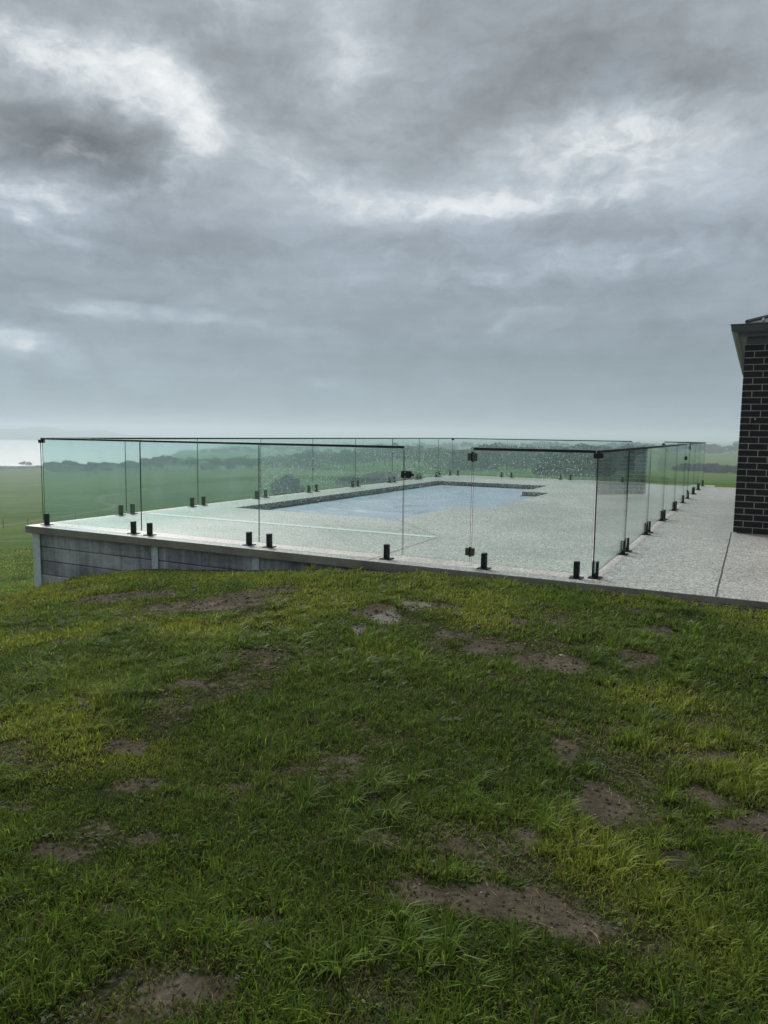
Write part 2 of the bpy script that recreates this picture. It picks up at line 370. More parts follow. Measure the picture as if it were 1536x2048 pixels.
# ------------------------------------------------------------------ mesh helpers
def mesh_obj(name, verts, faces, mat, parent=None, mats=None, fmat=None, smooth=False):
    me = bpy.data.meshes.new(name); me.from_pydata(verts, [], faces)
    for mm in (mats or [mat]): me.materials.append(mm)
    if fmat: me.polygons.foreach_set('material_index', fmat)
    if smooth: me.polygons.foreach_set('use_smooth', [True] * len(me.polygons))
    me.update()
    o = bpy.data.objects.new(name, me); COL.objects.link(o)
    if parent is not None: o.parent = parent
    return o
def empty(name, loc=(0, 0, 0), parent=None):
    o = bpy.data.objects.new(name, None); COL.objects.link(o); o.location = loc
    o.empty_display_size = 0.1
    if parent is not None: o.parent = parent
    return o
def tag(o, label=None, cat=None, group=None, kind=None):
    if label: o['label'] = label
    if cat: o['category'] = cat
    if group: o['group'] = group
    if kind: o['kind'] = kind
    return o
BOXF = [(0, 3, 2, 1), (4, 5, 6, 7), (0, 1, 5, 4), (1, 2, 6, 5), (2, 3, 7, 6), (3, 0, 4, 7)]
class MB:
    def __init__(s): s.v, s.f, s.m = [], [], []
    def add(s, verts, faces, mi=0):
        n = len(s.v); s.v += [tuple(p) for p in verts]; s.f += [tuple(i + n for i in f) for f in faces]; s.m += [mi] * len(faces)
    def box(s, x0, x1, y0, y1, z0, z1, mi=0):
        s.add([(x0, y0, z0), (x1, y0, z0), (x1, y1, z0), (x0, y1, z0), (x0, y0, z1), (x1, y0, z1), (x1, y1, z1), (x0, y1, z1)], BOXF, mi)
    def obox(s, pts_bottom, pts_top, mi=0):
        s.add(list(pts_bottom) + list(pts_top), BOXF, mi)
    def cyl(s, p0, p1, r0, r1=None, n=12, mi=0):
        r1 = r0 if r1 is None else r1
        p0, p1 = Vector(p0), Vector(p1); d = (p1 - p0).normalized()
        a = d.orthogonal().normalized(); b = d.cross(a)
        vs = []
        for p, r in ((p0, r0), (p1, r1)):
            for k in range(n):
                q = 2 * math.pi * k / n; vs.append(p + a * (math.cos(q) * r) + b * (math.sin(q) * r))
        fs = [(k, (k + 1) % n, n + (k + 1) % n, n + k) for k in range(n)] + [tuple(range(n - 1, -1, -1)), tuple(range(n, 2 * n))]
        s.add(vs, fs, mi)
    def build(s, name, mats, parent=None, bevel=0.0, smooth=False):
        if not isinstance(mats, (list, tuple)): mats = [mats]
        o = mesh_obj(name, s.v, s.f, None, parent, mats, s.m, smooth)
        if bevel:
            b = o.modifiers.new('bevel', 'BEVEL'); b.width = bevel; b.segments = 2; b.limit_method = 'ANGLE'; b.angle_limit = RAD(40)
        return o
def dup(src, parent=None, loc=None, rotz=None, label=None):
    """a copy of a thing or part with copies of its children"""
    o = src.copy(); COL.objects.link(o)
    o.parent = parent if parent is not None else src.parent
    if loc is not None: o.location = loc
    if rotz is not None: o.rotation_euler = (0, 0, rotz)
    if label: o['label'] = label
    for ch in src.children: dup(ch, o)
    return o

# ------------------------------------------------------------------ site frame: a runs left along the front fence, b runs away from the viewer along the right fence
CX, CY = 2.0, 6.985
TH = RAD(63.2)
U = (math.cos(TH), math.sin(TH)); W = (-math.sin(TH), math.cos(TH))
def site(a, b, z=0.0): return (CX + a * W[0] + b * U[0], CY + a * W[1] + b * U[1], z)
# local mesh axes used below: X = -a (right), Y = b (away), so objects are rotated by TH - 90 deg
ROTZ = TH - math.pi / 2
def site_root(name, a=0.0, b=0.0, z=0.0, rot=0.0):
    o = empty(name, site(a, b, z)); o.rotation_euler = (0, 0, ROTZ + rot); return o
def place(o, a=0.0, b=0.0, z=0.0, rot=0.0):
    o.location = site(a, b, z); o.rotation_euler = (0, 0, ROTZ + rot); return o

DECK_L, DECK_F, DECK_B = 7.90, -0.17, 16.25
FEN_L, FEN_F, FEN_R, FEN_B = 7.78, 0.04, -0.02, 16.05
PL, PR, PF, PB = 7.03, 3.74, 3.48, 13.0          # pool
AR, AF, AB = 3.06, 5.98, 10.5                    # entry alcove

# ------------------------------------------------------------------ value noise in numpy
def _hash(ix, iy, seed):
    h = (ix * 374761393 + iy * 668265263 + seed * 974711) & 0xFFFFFFFF
    h = ((h ^ (h >> 13)) * 1274126177) & 0xFFFFFFFF
    return ((h ^ (h >> 16)) & 0xFFFF) / 65535.0
def vnoise(x, y, s, seed=0, octs=3):
    x = np.asarray(x, float) / s; y = np.asarray(y, float) / s; tot = 0; amp = 1; nrm = 0
    for o in range(octs):
        ix = np.floor(x).astype(np.int64); iy = np.floor(y).astype(np.int64)
        fx = x - ix; fy = y - iy; fx = fx * fx * (3 - 2 * fx); fy = fy * fy * (3 - 2 * fy)
        a = _hash(ix, iy, seed + o); b = _hash(ix + 1, iy, seed + o); c = _hash(ix, iy + 1, seed + o); d = _hash(ix + 1, iy + 1, seed + o)
        tot = tot + amp * ((a * (1 - fx) + b * fx) * (1 - fy) + (c * (1 - fx) + d * fx) * fy); nrm += amp
        x = x * 2.03 + 17.1; y = y * 2.03 + 5.7; amp *= 0.5
    return tot / nrm
def sstep(a, b, x):
    t = np.clip((x - a) / (b - a), 0, 1); return t * t * (3 - 2 * t)

# ------------------------------------------------------------------ terrain
PROFILE_R = np.log(np.array([1, 20, 32, 60, 120, 200, 300, 450, 650, 720, 1100, 2000, 2900.]))
PROFILE = {  # height by azimuth (degrees right of straight ahead) and distance
    -180: [-.15, -.3, -.5, -1, -2, -3, -4, -5, -6, -6, -7, -8, -8],
    -60: [-.3, -2.6, -4.6, -7.8, -13, -17.5, -21.5, -25.5, -29.0, -33, -45, -50, -50],
    -27: [-.3, -2.6, -4.4, -7.4, -12.4, -16.8, -20.8, -24.9, -28.6, -32.6, -45, -50, -50],
    -20: [-.3, -2.2, -4.0, -6.6, -11.6, -16.0, -19.6, -23.3, -26.8, -31, -44, -50, -50],
    -15: [-.3, -2.0, -3.4, -6.0, -10.6, -14.8, -18.2, -21.6, -24.8, -26.5, -30, -36, -40],
    -8: [-.3, -1.6, -2.9, -5.2, -9.4, -13.6, -16.4, -19.2, -22.0, -22.5, -23, -24, -20],
    2: [-.2, -1.1, -2.0, -3.8, -6.8, -10.6, -13.4, -15.4, -17.0, -17.2, -18, -18, -14],
    14: [-.15, -.6, -1.1, -2.2, -5.0, -8.4, -11.6, -13.0, -13.2, -13.0, -12, -12, -10],
    27: [-.15, -.3, -.7, -2.0, -5.4, -9.2, -10.6, -10.2, -9.6, -9.8, -12, -14, -12],
    70: [-.15, -.3, -.6, -1.6, -4, -6, -7, -8, -8, -8, -10, -12, -12],
    180: [-.15, -.3, -.5, -1, -2, -3, -4, -5, -6, -6, -7, -8, -8]}
_AZ = np.array(sorted(PROFILE)); _PZ = np.array([PROFILE[k] for k in sorted(PROFILE)])
WALL_A = np.array([-50, 1.5, 2.6, 4.0, 5.6, 6.5, 7.4, 8.0, 9.5, 14, 40.])
WALL_Z = np.array([-.06, -.055, -.11, -.26, -.40, -.58, -.82, -1.0, -1.45, -2.6, -7.5])
def ground_z(x, y):
    x = np.asarray(x, float); y = np.asarray(y, float)
    r = np.maximum(np.hypot(x, y), 1e-3); az = np.degrees(np.arctan2(x, y)); lr = np.log(np.maximum(r, 1.0))
    ia = np.clip(np.searchsorted(_AZ, az) - 1, 0, len(_AZ) - 2); fa = (az - _AZ[ia]) / (_AZ[ia + 1] - _AZ[ia]); fa = fa * fa * (3 - 2 * fa)
    ir = np.clip(np.searchsorted(PROFILE_R, lr) - 1, 0, len(PROFILE_R) - 2); fr = np.clip((lr - PROFILE_R[ir]) / (PROFILE_R[ir + 1] - PROFILE_R[ir]), 0, 1)
    zp = (_PZ[ia, ir] * (1 - fr) + _PZ[ia, ir + 1] * fr) * (1 - fa) + (_PZ[ia + 1, ir] * (1 - fr) + _PZ[ia + 1, ir + 1] * fr) * fa
    zp = zp + (vnoise(x, y, 90, 3) - .5) * 3.0 * sstep(60, 200, r) + (vnoise(x, y, 14, 5) - .5) * 0.5 * sstep(20, 60, r)
    dx, dy = x - CX, y - CY
    a = dx * W[0] + dy * W[1]; b = dx * U[0] + dy * U[1]
    zl = np.interp(a, WALL_A, WALL_Z)
    zl = zl - 0.05 * np.clip(-b - 1.0, 0, 6) * sstep(2, 6, a) - 0.010 * np.clip(-b, 0, 9)
    front = sstep(0.6, -0.4, b)
    zl = zl + ((vnoise(x, y, 0.9, 8) - .5) * 0.07 + (vnoise(x, y, 0.22, 9, 2) - .5) * 0.022) * sstep(-0.17, -0.8, b)
    zl = zl - 0.03 * np.clip(b - 1, 0, 20) * sstep(6, 9, a)
    k = sstep(13, 34, r)
    z = zl * (1 - k) + zp * k
    inside = sstep(DECK_F, DECK_F + 0.25, b) * sstep(DECK_B + .4, DECK_B - .2, b) * sstep(DECK_L + 0.15, DECK_L - 0.2, a) * sstep(-9.5, -9.0, a)
    z = np.where(inside > 0, z * (1 - inside) + np.minimum(z, -0.9) * inside, z)
    return z
PATCHES = [(-2.62, 7.33, 0.65, 0.42), (-1.56, 6.51, 0.71, 0.48), (-1.09, 6.96, 0.34, 0.31), (-0.10, 5.95, 0.22, 0.16), (0.02, 5.72, 0.20, 0.20), (0.26, 6.08, 0.28, 0.17), (-0.17, 5.37, 0.13, 0.16), (0.79, 5.02, 0.27, 0.26), (1.14, 4.68, 0.25, 0.26), (1.69, 4.75, 0.15, 0.22), (1.27, 5.61, 0.3, 0.15), (2.04, 5.55, 0.14, 0.14), (-1.13, 4.15, 0.13, 0.08), (-1.24, 3.3, 0.13, 0.1), (-0.99, 2.9, 0.13, 0.1), (0.92, 3.32, 0.11, 0.19), (0.89, 2.86, 0.12, 0.17), (1.57, 3.24, 0.12, 0.1), (1.34, 2.84, 0.12, 0.09), (1.06, 2.47, 0.09, 0.07), (0.53, 2.63, 0.07, 0.12), (-0.83, 2.52, 0.08, 0.05), (0.26, 2.48, 0.1, 0.05), (0.37, 2.2, 0.32, 0.11), (0.59, 2.11, 0.12, 0.09), (-0.48, 1.85, 0.13, 0.05), (-0.86, 2.14, 0.09, 0.04), (-1.13, 2.4, 0.1, 0.06), (0.62, 1.82, 0.09, 0.04), (-0.68, 4.53, 0.09, 0.08), (-0.08, 3.24, 0.08, 0.05), (0.51, 5.34, 0.23, 0.13), (-0.71, 8.16, 0.25, 0.18), (1.4, 2.66, 0.12, 0.1), (-1.42, 2.84, 0.08, 0.05), (-0.31, 2.14, 0.09, 0.03)]
def dirt_mask(x, y):
    rr_ = np.clip(np.hypot(x, y) / 5, .4, 1.2)
    wx = x + ((vnoise(x, y, 0.30, 21) - .5) * 0.40 + (vnoise(x, y, 0.06, 22) - .5) * 0.16) * rr_
    wy = y + ((vnoise(x, y, 0.30, 23) - .5) * 0.40 + (vnoise(x, y, 0.06, 24) - .5) * 0.16) * rr_
    m = np.zeros_like(wx)
    for px, py, rx, ry in PATCHES:
        m = np.maximum(m, np.exp(-(((wx - px) / (rx * .92)) ** 2 + ((wy - py) / (ry * .92)) ** 2)))
    dx, dy = x - CX, y - CY
    a = dx * W[0] + dy * W[1]; b = dx * U[0] + dy * U[1]
    edge = np.exp(-((b - DECK_F) / 0.07) ** 2) * 0.9 + np.exp(-((b - DECK_F + .1) / 0.3) ** 2) * 0.45 * (a > 1.8)
    bald = sstep(0.50, 0.74, vnoise(x, y, 0.36, 31, 4)) * 0.42
    return np.clip(np.maximum(np.maximum(m, edge), bald), 0, 1)

def build_ground():
    rings = np.concatenate([[0.3, 0.7, 1.1], np.geomspace(1.4, 11, 150), np.geomspace(11.2, 60, 90), np.geomspace(62, 2900, 110)])
    az = np.radians(np.concatenate([np.linspace(-180, -62, 30, endpoint=False), np.linspace(-62, -38, 24, endpoint=False), np.linspace(-38, 38, 220, endpoint=False), np.linspace(38, 62, 24, endpoint=False), np.linspace(62, 180, 30, endpoint=False)]))
    nr, na = len(rings), len(az)
    R, A = np.meshgrid(rings, az, indexing='ij'); X = R * np.sin(A); Y = R * np.cos(A); Z = ground_z(X, Y)
    co = np.stack([X, Y, Z], -1).reshape(-1, 3)
    co = np.vstack([co, [[0, 0, float(ground_z(0.0, 0.01))]]])
    i = np.arange(nr - 1)[:, None] * na; j = np.arange(na)[None]; j2 = (j + 1) % na
    quads = np.stack([i + j, i + na + j, i + na + j2, i + j2], -1).reshape(-1, 4)
    tris = np.stack([np.full(na, nr * na), np.arange(na), (np.arange(na) + 1) % na], -1)
    me = bpy.data.meshes.new('ground')
    me.vertices.add(len(co)); me.vertices.foreach_set('co', co.ravel())
    nl = quads.size + tris.size
    me.loops.add(nl); me.loops.foreach_set('vertex_index', np.concatenate([quads.ravel(), tris.ravel()]))
    me.polygons.add(len(quads) + len(tris))
    st = np.concatenate([np.arange(len(quads)) * 4, quads.size + np.arange(len(tris)) * 3]); me.polygons.foreach_set('loop_start', st)
    me.update(calc_edges=True); me.validate()
    me.polygons.foreach_set('use_smooth', [True] * len(me.polygons))
    x, y = co[:, 0], co[:, 1]; r = np.hypot(x, y)
    def fattr(n, v):
        at = me.attributes.new(n, 'FLOAT', 'POINT'); at.data.foreach_set('value', np.asarray(v, np.float32))
    fattr('dirt', np.where(r < 16, dirt_mask(x, y), 0))
    sl = np.clip(((x + .2) * .6 + (y - 5.3) * 1.0) / 1.36, 0, 1); sd = np.hypot(x - (-.2 + .6 * sl), y - (5.3 + 1.0 * sl))
    fattr('stone', .95 * np.exp(-(sd / .14) ** 2) + .30 * np.exp(-(((x + 1.5) / .8) ** 2 + ((y - 6.4) / .3) ** 2)))
    fattr('far', sstep(10, 15, r))
    # wheel tracks worn across the pasture on the left
    lx = -0.505 * y + 6 * np.sin(y / 35.0)
    t1 = np.exp(-((x - (-24 - .24 * y + 5 * np.sin(y / 18.0))) / 1.4) ** 2) * (r > 40) * (r < 260)
    t2 = np.exp(-((y - (70 - .35 * (x + 40))) / 1.6) ** 2) * (x < -26) * (x > -120) * .8
    fattr('track', np.maximum(t1, t2))
    me.materials.append(M['ground'])
    o = bpy.data.objects.new('ground', me); COL.objects.link(o)
    tag(o, kind='structure'); return o
build_ground()

# sea and the far shore
sea = mesh_obj('sea', [(-2900, 250, -31), (-20, 450, -31), (100, 2900, -31), (-2900, 2900, -31)], [(0, 1, 2, 3)], M['sea'])
tag(sea, kind='structure')
def build_hills():
    vs, fs = [], []
    n = 140
    for k in range(n):
        a = RAD(-75 + 68 * k / (n - 1)); d = 2150
        prof = 17 + 15 * math.exp(-((math.degrees(a) + 31) / 5) ** 2) + 6 * math.sin(math.degrees(a) * .5 + 1) + 3 * math.sin(math.degrees(a) * 1.7)
        prof = prof * float(1 - sstep(-21, -14, math.degrees(a))) - 10 * float(sstep(-19, -13, math.degrees(a)))
        for dd, zz in ((0, -33), (60, -28), (220, -24 + prof * .55), (420, -24 + prof), (640, -40)):
            vs.append(((d + dd) * math.sin(a), (d + dd) * math.cos(a), zz + 2.0 * math.sin(k * .7 + dd)))
    for k in range(n - 1):
        for j in range(4): fs.append((k * 5 + j, k * 5 + j + 1, k * 5 + j + 6, k * 5 + j + 5))
    o = mesh_obj('hills', vs, fs, M['ground'], smooth=True); tag(o, kind='structure')
    at = o.data.attributes.new('far', 'FLOAT', 'POINT'); at.data.foreach_set('value', [1.0] * len(vs))
build_hills()

# ------------------------------------------------------------------ pool deck
def build_deck():
    aset = sorted({-9.0, -0.35, AR, PR, PL, DECK_L}); bset = sorted({DECK_F, PF, AF, AB, PB, 15.6, DECK_B})
    def solid(a0, a1, b0, b1):
        am, bm = (a0 + a1) / 2, (b0 + b1) / 2
        if PR < am < PL and PF < bm < PB: return False
        if AR < am < PR and AF < bm < AB: return False
        if am < -0.35 and bm > 15.6: return False
        return True
    idx = {}; vs = []; fs = []; fm = []
    def vid(a, b, z):
        k = (round(a, 3), round(b, 3), z)
        if k not in idx: idx[k] = len(vs); vs.append((-a, b, z))
        return idx[k]
    cells = {(i, j): solid(aset[i], aset[i + 1], bset[j], bset[j + 1]) for i in range(len(aset) - 1) for j in range(len(bset) - 1)}
    T = -0.10
    for (i, j), s in cells.items():
        if not s: continue
        a0, a1, b0, b1 = aset[i], aset[i + 1], bset[j], bset[j + 1]
        fs.append((vid(a1, b0, 0.), vid(a0, b0, 0.), vid(a0, b1, 0.), vid(a1, b1, 0.))); fm.append(0)
        fs.append((vid(a1, b1, T), vid(a0, b1, T), vid(a0, b0, T), vid(a1, b0, T))); fm.append(1)
        for di, dj, p, q in ((-1, 0, (a0, b0), (a0, b1)), (1, 0, (a1, b1), (a1, b0)), (0, -1, (a1, b0), (a0, b0)), (0, 1, (a0, b1), (a1, b1))):
            if not cells.get((i + di, j + dj), False):
                fs.append((vid(*p, 0.), vid(*p, T), vid(*q, T), vid(*q, 0.)))
                fm.append(2 if AR - .01 < p[0] < PL + .01 and PF - .01 < p[1] < PB + .01 and AR - .01 < q[0] < PL + .01 and PF - .01 < q[1] < PB + .01 else 1)
    me_o = mesh_obj('pool_deck', vs, fs, None, None, [M['agg'], M['slab_edge'], M['coping']], fm)
    bm = bmesh.new(); bm.from_mesh(me_o.data); bmesh.ops.recalc_face_normals(bm, faces=bm.faces); bm.to_mesh(me_o.data); bm.free()
    b = me_o.modifiers.new('bevel', 'BEVEL'); b.width = 0.008; b.segments = 2; b.limit_method = 'ANGLE'; b.angle_limit = RAD(50)
    place(me_o); tag(me_o, kind='structure')
    def strip(name, p, q, w, mat, z=0.003):
        d = Vector((-(q[0] - p[0]), q[1] - p[1])); n = Vector((-d.y, d.x)).normalized() * w / 2
        P0, Q0 = Vector((-p[0], p[1])), Vector((-q[0], q[1])); nseg = max(1, int(d.length / .12)); v = []; f = []
        for k in range(nseg + 1):
            c = P0.lerp(Q0, k / nseg); j = Vector((random.uniform(-1, 1), random.uniform(-1, 1))) * w * .18
            v += [(c.x + n.x + j.x, c.y + n.y + j.y, z), (c.x - n.x + j.x, c.y - n.y + j.y, z)]
        for k in range(nseg): f.append((2 * k, 2 * k + 1, 2 * k + 3, 2 * k + 2))
        return mesh_obj(name, v, f, mat, me_o)
    strip('control_joint', (-1.12, DECK_F + .01), (-1.10, 4.66), 0.014, M['joint'])
    strip('control_joint', (2.40, 1.99), (PR + .03, PF - .01), 0.010, M['faint_joint'])
    strip('control_joint', (2.36, DECK_F + .01), (2.40, 1.88), 0.012, M['faint_joint'])
    strip('control_joint', (AR, AF), (1.35, 4.80), 0.010, M['faint_joint'])
    strip('control_joint', (1.35, 4.80), (-1.0, 4.80), 0.010, M['faint_joint'])
    strip('control_joint', (AR, AB), (-.1, 10.6), 0.012, M['faint_joint'])
    mesh_obj('pale_band', [(-7.62, 1.84, .003), (-2.44, 1.86, .003), (-2.40, 2.00, .003), (-7.62, 1.98, .003)], [(0, 1, 2, 3)], M['band'], me_o)  # flat pale band lying along the deck before the pool
    return me_o
deck = build_deck()

def build_pool():
    root = site_root('swimming_pool', 5.4, 8.2, -0.13)
    tag(root, 'recessed rectangular swimming pool with a side entry alcove, set into the pale deck', 'swimming pool')
    oa, ob = 5.4, 8.2
    outline = [(PL, PF), (PR, PF), (PR, AF), (AR, AF), (AR, AB), (PR, AB), (PR, PB), (PL, PB)]
    pts = [(-(a - oa), b - ob) for a, b in outline]
    for k in range(len(pts)):
        p, q = pts[k], pts[(k + 1) % len(pts)]
        d = Vector((q[0] - p[0], q[1] - p[1])).normalized(); n = Vector((d.y, -d.x)) * 0.02
        v = [(p[0] + n.x, p[1] + n.y, .029), (q[0] + n.x, q[1] + n.y, .029), (q[0] + n.x, q[1] + n.y, -1.4), (p[0] + n.x, p[1] + n.y, -1.4)]
        mesh_obj('pool_wall', v, [(0, 1, 2, 3)], M['tile'], root)
    mesh_obj('pool_floor', [(x, y, -1.4) for x, y in pts], [tuple(range(8))], M['tile'], root)
    wm, t, out = new_mat('pool_water'); principled(t, out, (0.03, 0.09, 0.12), 0.05, 0, noise(t, coords(t), 6, 3), .1, .01)
    mesh_obj('pool_water', [(x, y, -0.03) for x, y in pts], [tuple(range(8))], wm, root)
build_pool()

def build_cover():
    # floating bubble blanket, wrinkled, cut short of the alcove on its right
    oa, ob = 5.4, 8.2
    da, db = 0.045, 0.05
    A = np.arange(AR + .07, PL - .03, da); B = np.arange(PF + .02, PB - .04, db)
    AA, BB = np.meshgrid(A, B, indexing='ij')
    def ridge(s, seed, ax, ay, w):
        n = vnoise(AA * ax, BB * ay, s, seed, 3); return np.exp(-((n - .5) / w) ** 2)
    Z = (vnoise(AA, BB, 1.4, 41) - .5) * 0.035 + ridge(1.5, 42, 0.5, 1.8, .03) * 0.055 * vnoise(AA, BB, 1.0, 47) + ridge(1.0, 43, 0.5, 1.9, .03) * .035 * vnoise(AA, BB, .8, 48)
    seam = np.exp(-((AA - 5.6) / .03) ** 2) * .006 + np.exp(-((AA - 6.45) / .03) ** 2) * .006
    Z = Z + seam - .012
    ed = np.minimum(np.minimum(PL - AA, AA - np.where((BB > AF) & (BB < AB), AR, PR)), np.minimum(BB - PF, PB - BB))
    Z = np.minimum(Z, 0.02) * sstep(0.03, 0.45, ed)
    keep = lambda a, b: (a > PR + .02) | ((b > AF + .05) & (b < AB - .02))
    na, nb = AA.shape
    vs = np.stack([-(AA - oa), BB - ob, Z], -1).reshape(-1, 3)
    fs = []
    K = keep(AA, BB)
    for i in range(na - 1):
        for j in range(nb - 1):
            if K[i, j] and K[i + 1, j] and K[i, j + 1] and K[i + 1, j + 1]:
                fs.append((i * nb + j, i * nb + j + 1, (i + 1) * nb + j + 1, (i + 1) * nb + j))
    o = mesh_obj('pool_cover', vs.tolist(), fs, M['cover'], smooth=True)
    place(o, oa, ob, -0.118)
    tag(o, 'pale lavender blue bubble cover floating wrinkled over the pool', 'pool cover')
    s = o.modifiers.new('thickness', 'SOLIDIFY'); s.thickness = 0.006
build_cover()

# ------------------------------------------------------------------ glass fence
GLASS_B, GLASS_T, RAIL_T = 0.05, 1.222, 1.25
def make_spigot():
    """square clamp post on a flanged foot, facing along local Y"""
    m = MB()
    m.box(-.030, -.008, -.026, .026, .012, .165); m.box(.008, .030, -.026, .026, .012, .165)
    m.box(-.030, .030, -.026, .026, .012, .045)
    o = m.build('spigot', M['black'], None, 0.004)
    p = MB(); p.box(-.062, .062, -.062, .062, 0.0, .011); p.build('base_plate', M['black'], o, 0.003)
    return o
_sp = make_spigot()
_sp_first = [True]
def spigot(parent, x, y, rot):
    if _sp_first[0]:
        _sp_first[0] = False; o = _sp; o.parent = parent; o.location = (x, y, 0); o.rotation_euler = (0, 0, rot); return o
    return dup(_sp, parent, (x, y, 0), rot)
def panel(parent, p, q, wet=False, bottom=GLASS_B, top=GLASS_T, name='glass_panel'):
    """12 mm pane between local points p and q"""
    p, q = Vector(p), Vector(q); d = (q - p).normalized(); n = Vector((-d.y, d.x)) * .006
    b = [(p - n), (q - n), (q + n), (p + n)]
    v = [(*c, bottom) for c in b] + [(*c, top) for c in b]
    # tiny lean so that each pane catches the sky on its own
    ln = random.uniform(-.004, .004)
    v = v[:4] + [(c[0] + n.x / .006 * ln, c[1] + n.y / .006 * ln, c[2]) for c in v[4:]]
    mats = [M['wet_glass'] if wet else M['glass'], M['glass_edge']]
    return mesh_obj(name, v, BOXF, None, parent, mats, [1, 1, 0, 1, 0, 1])
def rail(parent, p, q, name='top_rail'):
    p, q = Vector(p), Vector(q); d = (q - p).normalized(); n = Vector((-d.y, d.x)) * .0135
    b = [p - n, q - n, q + n, p + n]
    m = MB(); m.obox([(*c, 1.224) for c in b], [(*c, 1.251) for c in b])
    return m.build(name, M['rail'], parent, 0.003)
def bracket(parent, x, y):
    m = MB(); m.box(x - .042, x + .042, y - .022, y + .022, 1.175, 1.2235); m.box(x - .022, x + .022, y - .042, y + .042, 1.1752, 1.2232)
    return m.build('corner_bracket', M['black'], parent, 0.003)
def run(label, axis, fixed, cuts, spig, rails, wet=(), group=None):
    """one straight run. axis 'a' runs along the deck's width at depth `fixed`, axis 'b' along its length"""
    pos = lambda t: (-t, fixed) if axis == 'a' else (-fixed, t)
    a0, b0 = (cuts[0], fixed) if axis == 'a' else (fixed, cuts[0])
    root = site_root('glass_fence', a0, b0, 0)
    tag(root, label, 'fence', 'frameless glass fence runs around the pool')
    off = pos(cuts[0]); rel = lambda t: (pos(t)[0] - off[0], pos(t)[1] - off[1])
    for i in range(len(cuts) - 1):
        s = 1 if cuts[i + 1] > cuts[i] else -1
        panel(root, rel(cuts[i] + s * .003), rel(cuts[i + 1] - s * .003), i in wet)
    for t in spig: spigot(root, *rel(t), math.pi / 2 if axis == 'a' else 0.0)
    for p, q in rails: rail(root, rel(p), rel(q))
    return root
fl = run('long front run of glass fence with black rail, left of the latch gate', 'a', FEN_F, [FEN_L, 5.865, 3.95, 2.03], [7.70, 6.01, 5.72, 4.10, 3.80, 2.22], [(FEN_L - .02, 2.03)], wet=(2,))
bracket(fl, 0.012, 0.012)
ff = run('short front piece of glass fence between the latch gate and the right corner', 'a', FEN_F, [1.235, 0.0], [1.09, 0.14], [(1.235, 0.006)], wet=(0,))
fr_ = run('right run of glass fence receding beside the brick pier path', 'b', FEN_R, [0.03, 1.92, 3.93, 5.89, 7.82, 9.69], [.14, 1.78, 2.06, 3.80, 4.07, 5.76, 6.02, 7.68, 7.96, 9.56], [(0.02, 9.69)])
bracket(fr_, 0.0, 0.012)
fr2 = run('far end of the right glass fence, beyond the small far gate', 'b', FEN_R, [10.66, 12.40, 14.06, FEN_B - .02], [10.80, 12.28, 12.52, 13.94, 14.20, 15.82], [(10.66, FEN_B)])
fl2 = run('left run of glass fence on the retaining wall side, with the field behind', 'b', FEN_L, [FEN_F + .03, 1.62, 3.35, 5.28, 7.28, 9.31, 11.44, 13.28, 14.78, FEN_B - .02], [1.50, 1.75, 3.19, 3.50, 5.13, 5.44, 7.12, 7.44, 9.17, 9.45, 11.30, 11.58, 13.15, 13.40, 14.65, 14.92, 15.85], [(FEN_F + .02, FEN_B)], wet=(3, 4, 5, 6, 7, 8))
bracket(fl2, 0.0, FEN_B - FEN_F - .06)
fb = run('far glass fence across the end of the pool, with a continuous rail', 'a', FEN_B, [FEN_L - .03, 5.885, 3.965, 2.02], [7.58, 6.05, 5.72, 4.12, 3.81, 2.23], [(FEN_L, 2.02)], wet=(0, 1, 2))
fb2 = run('short far corner piece of glass fence right of the far end gate', 'a', FEN_B, [1.10, 0.0], [.95, .15], [(1.10, FEN_R)], wet=())

def make_gate(label, axis, fixed, latch_t, hinge_t, wet):
    pos = lambda t: (-t, fixed) if axis == 'a' else (-fixed, t)
    a0, b0 = (hinge_t, fixed) if axis == 'a' else (fixed, hinge_t)
    root = site_root('glass_gate', a0, b0, 0); tag(root, label, 'gate', 'glass pool gates')
    off = Vector(pos(hinge_t)); s = 1 if latch_t > hinge_t else -1
    rel = lambda t: Vector(pos(t)) - off
    panel(root, rel(hinge_t + s * .001), rel(latch_t + s * .001), wet, 0.06, GLASS_T - .02)
    d = (rel(latch_t) - rel(hinge_t)).normalized(); n = Vector((-d.y, d.x))
    def lump(m, t0, t1, n0, n1, z0, z1):
        c = [d * t0 + n * n0, d * t1 + n * n0, d * t1 + n * n1, d * t0 + n * n1]
        m.obox([(*p, z0) for p in c], [(*p, z1) for p in c])
    for zc in (1.155, 0.165):
        m = MB(); lump(m, .008, .048, -.022, .022, zc - .040, zc + .040); lump(m, -.046, -.006, -.022, .022, zc - .040, zc + .040)
        h = m.build('hinge', M['brass'], root, 0.004)
        k = MB(); p = d * .001; k.cyl((p.x, p.y, zc - .052), (p.x, p.y, zc + .052), .012, None, 14); k.build('hinge_pin', M['black'], h)
    w = (rel(latch_t)).length
    m = MB(); lump(m, w - .075, w + .030, -.030, .030, .905, .985)
    l = m.build('latch', M['black'], root, 0.008)
    m = MB(); lump(m, w - .115, w - .075, -.010, .010, .932, .955); lump(m, w - .088, w - .074, -.018, .018, .922, .966); m.build('latch_tongue', M['black'], l, 0.003)
    for zz in (.922, .968):
        for sg in (-1, 1):
            sc = MB(); p0 = d * (w - .02) + n * (.030 * sg); p1 = d * (w - .02) + n * (.032 * sg); sc.cyl((p0.x, p0.y, zz), (p1.x, p1.y, zz), .007, None, 8); sc.build('latch_screw', M['steel'], l)
    return root
make_gate('front glass gate without a rail, with black latch and brass hinges', 'a', FEN_F, 2.02, 1.247, True)
make_gate('small glass gate in the right fence run beside the path', 'b', FEN_R, 9.70, 10.648, False)
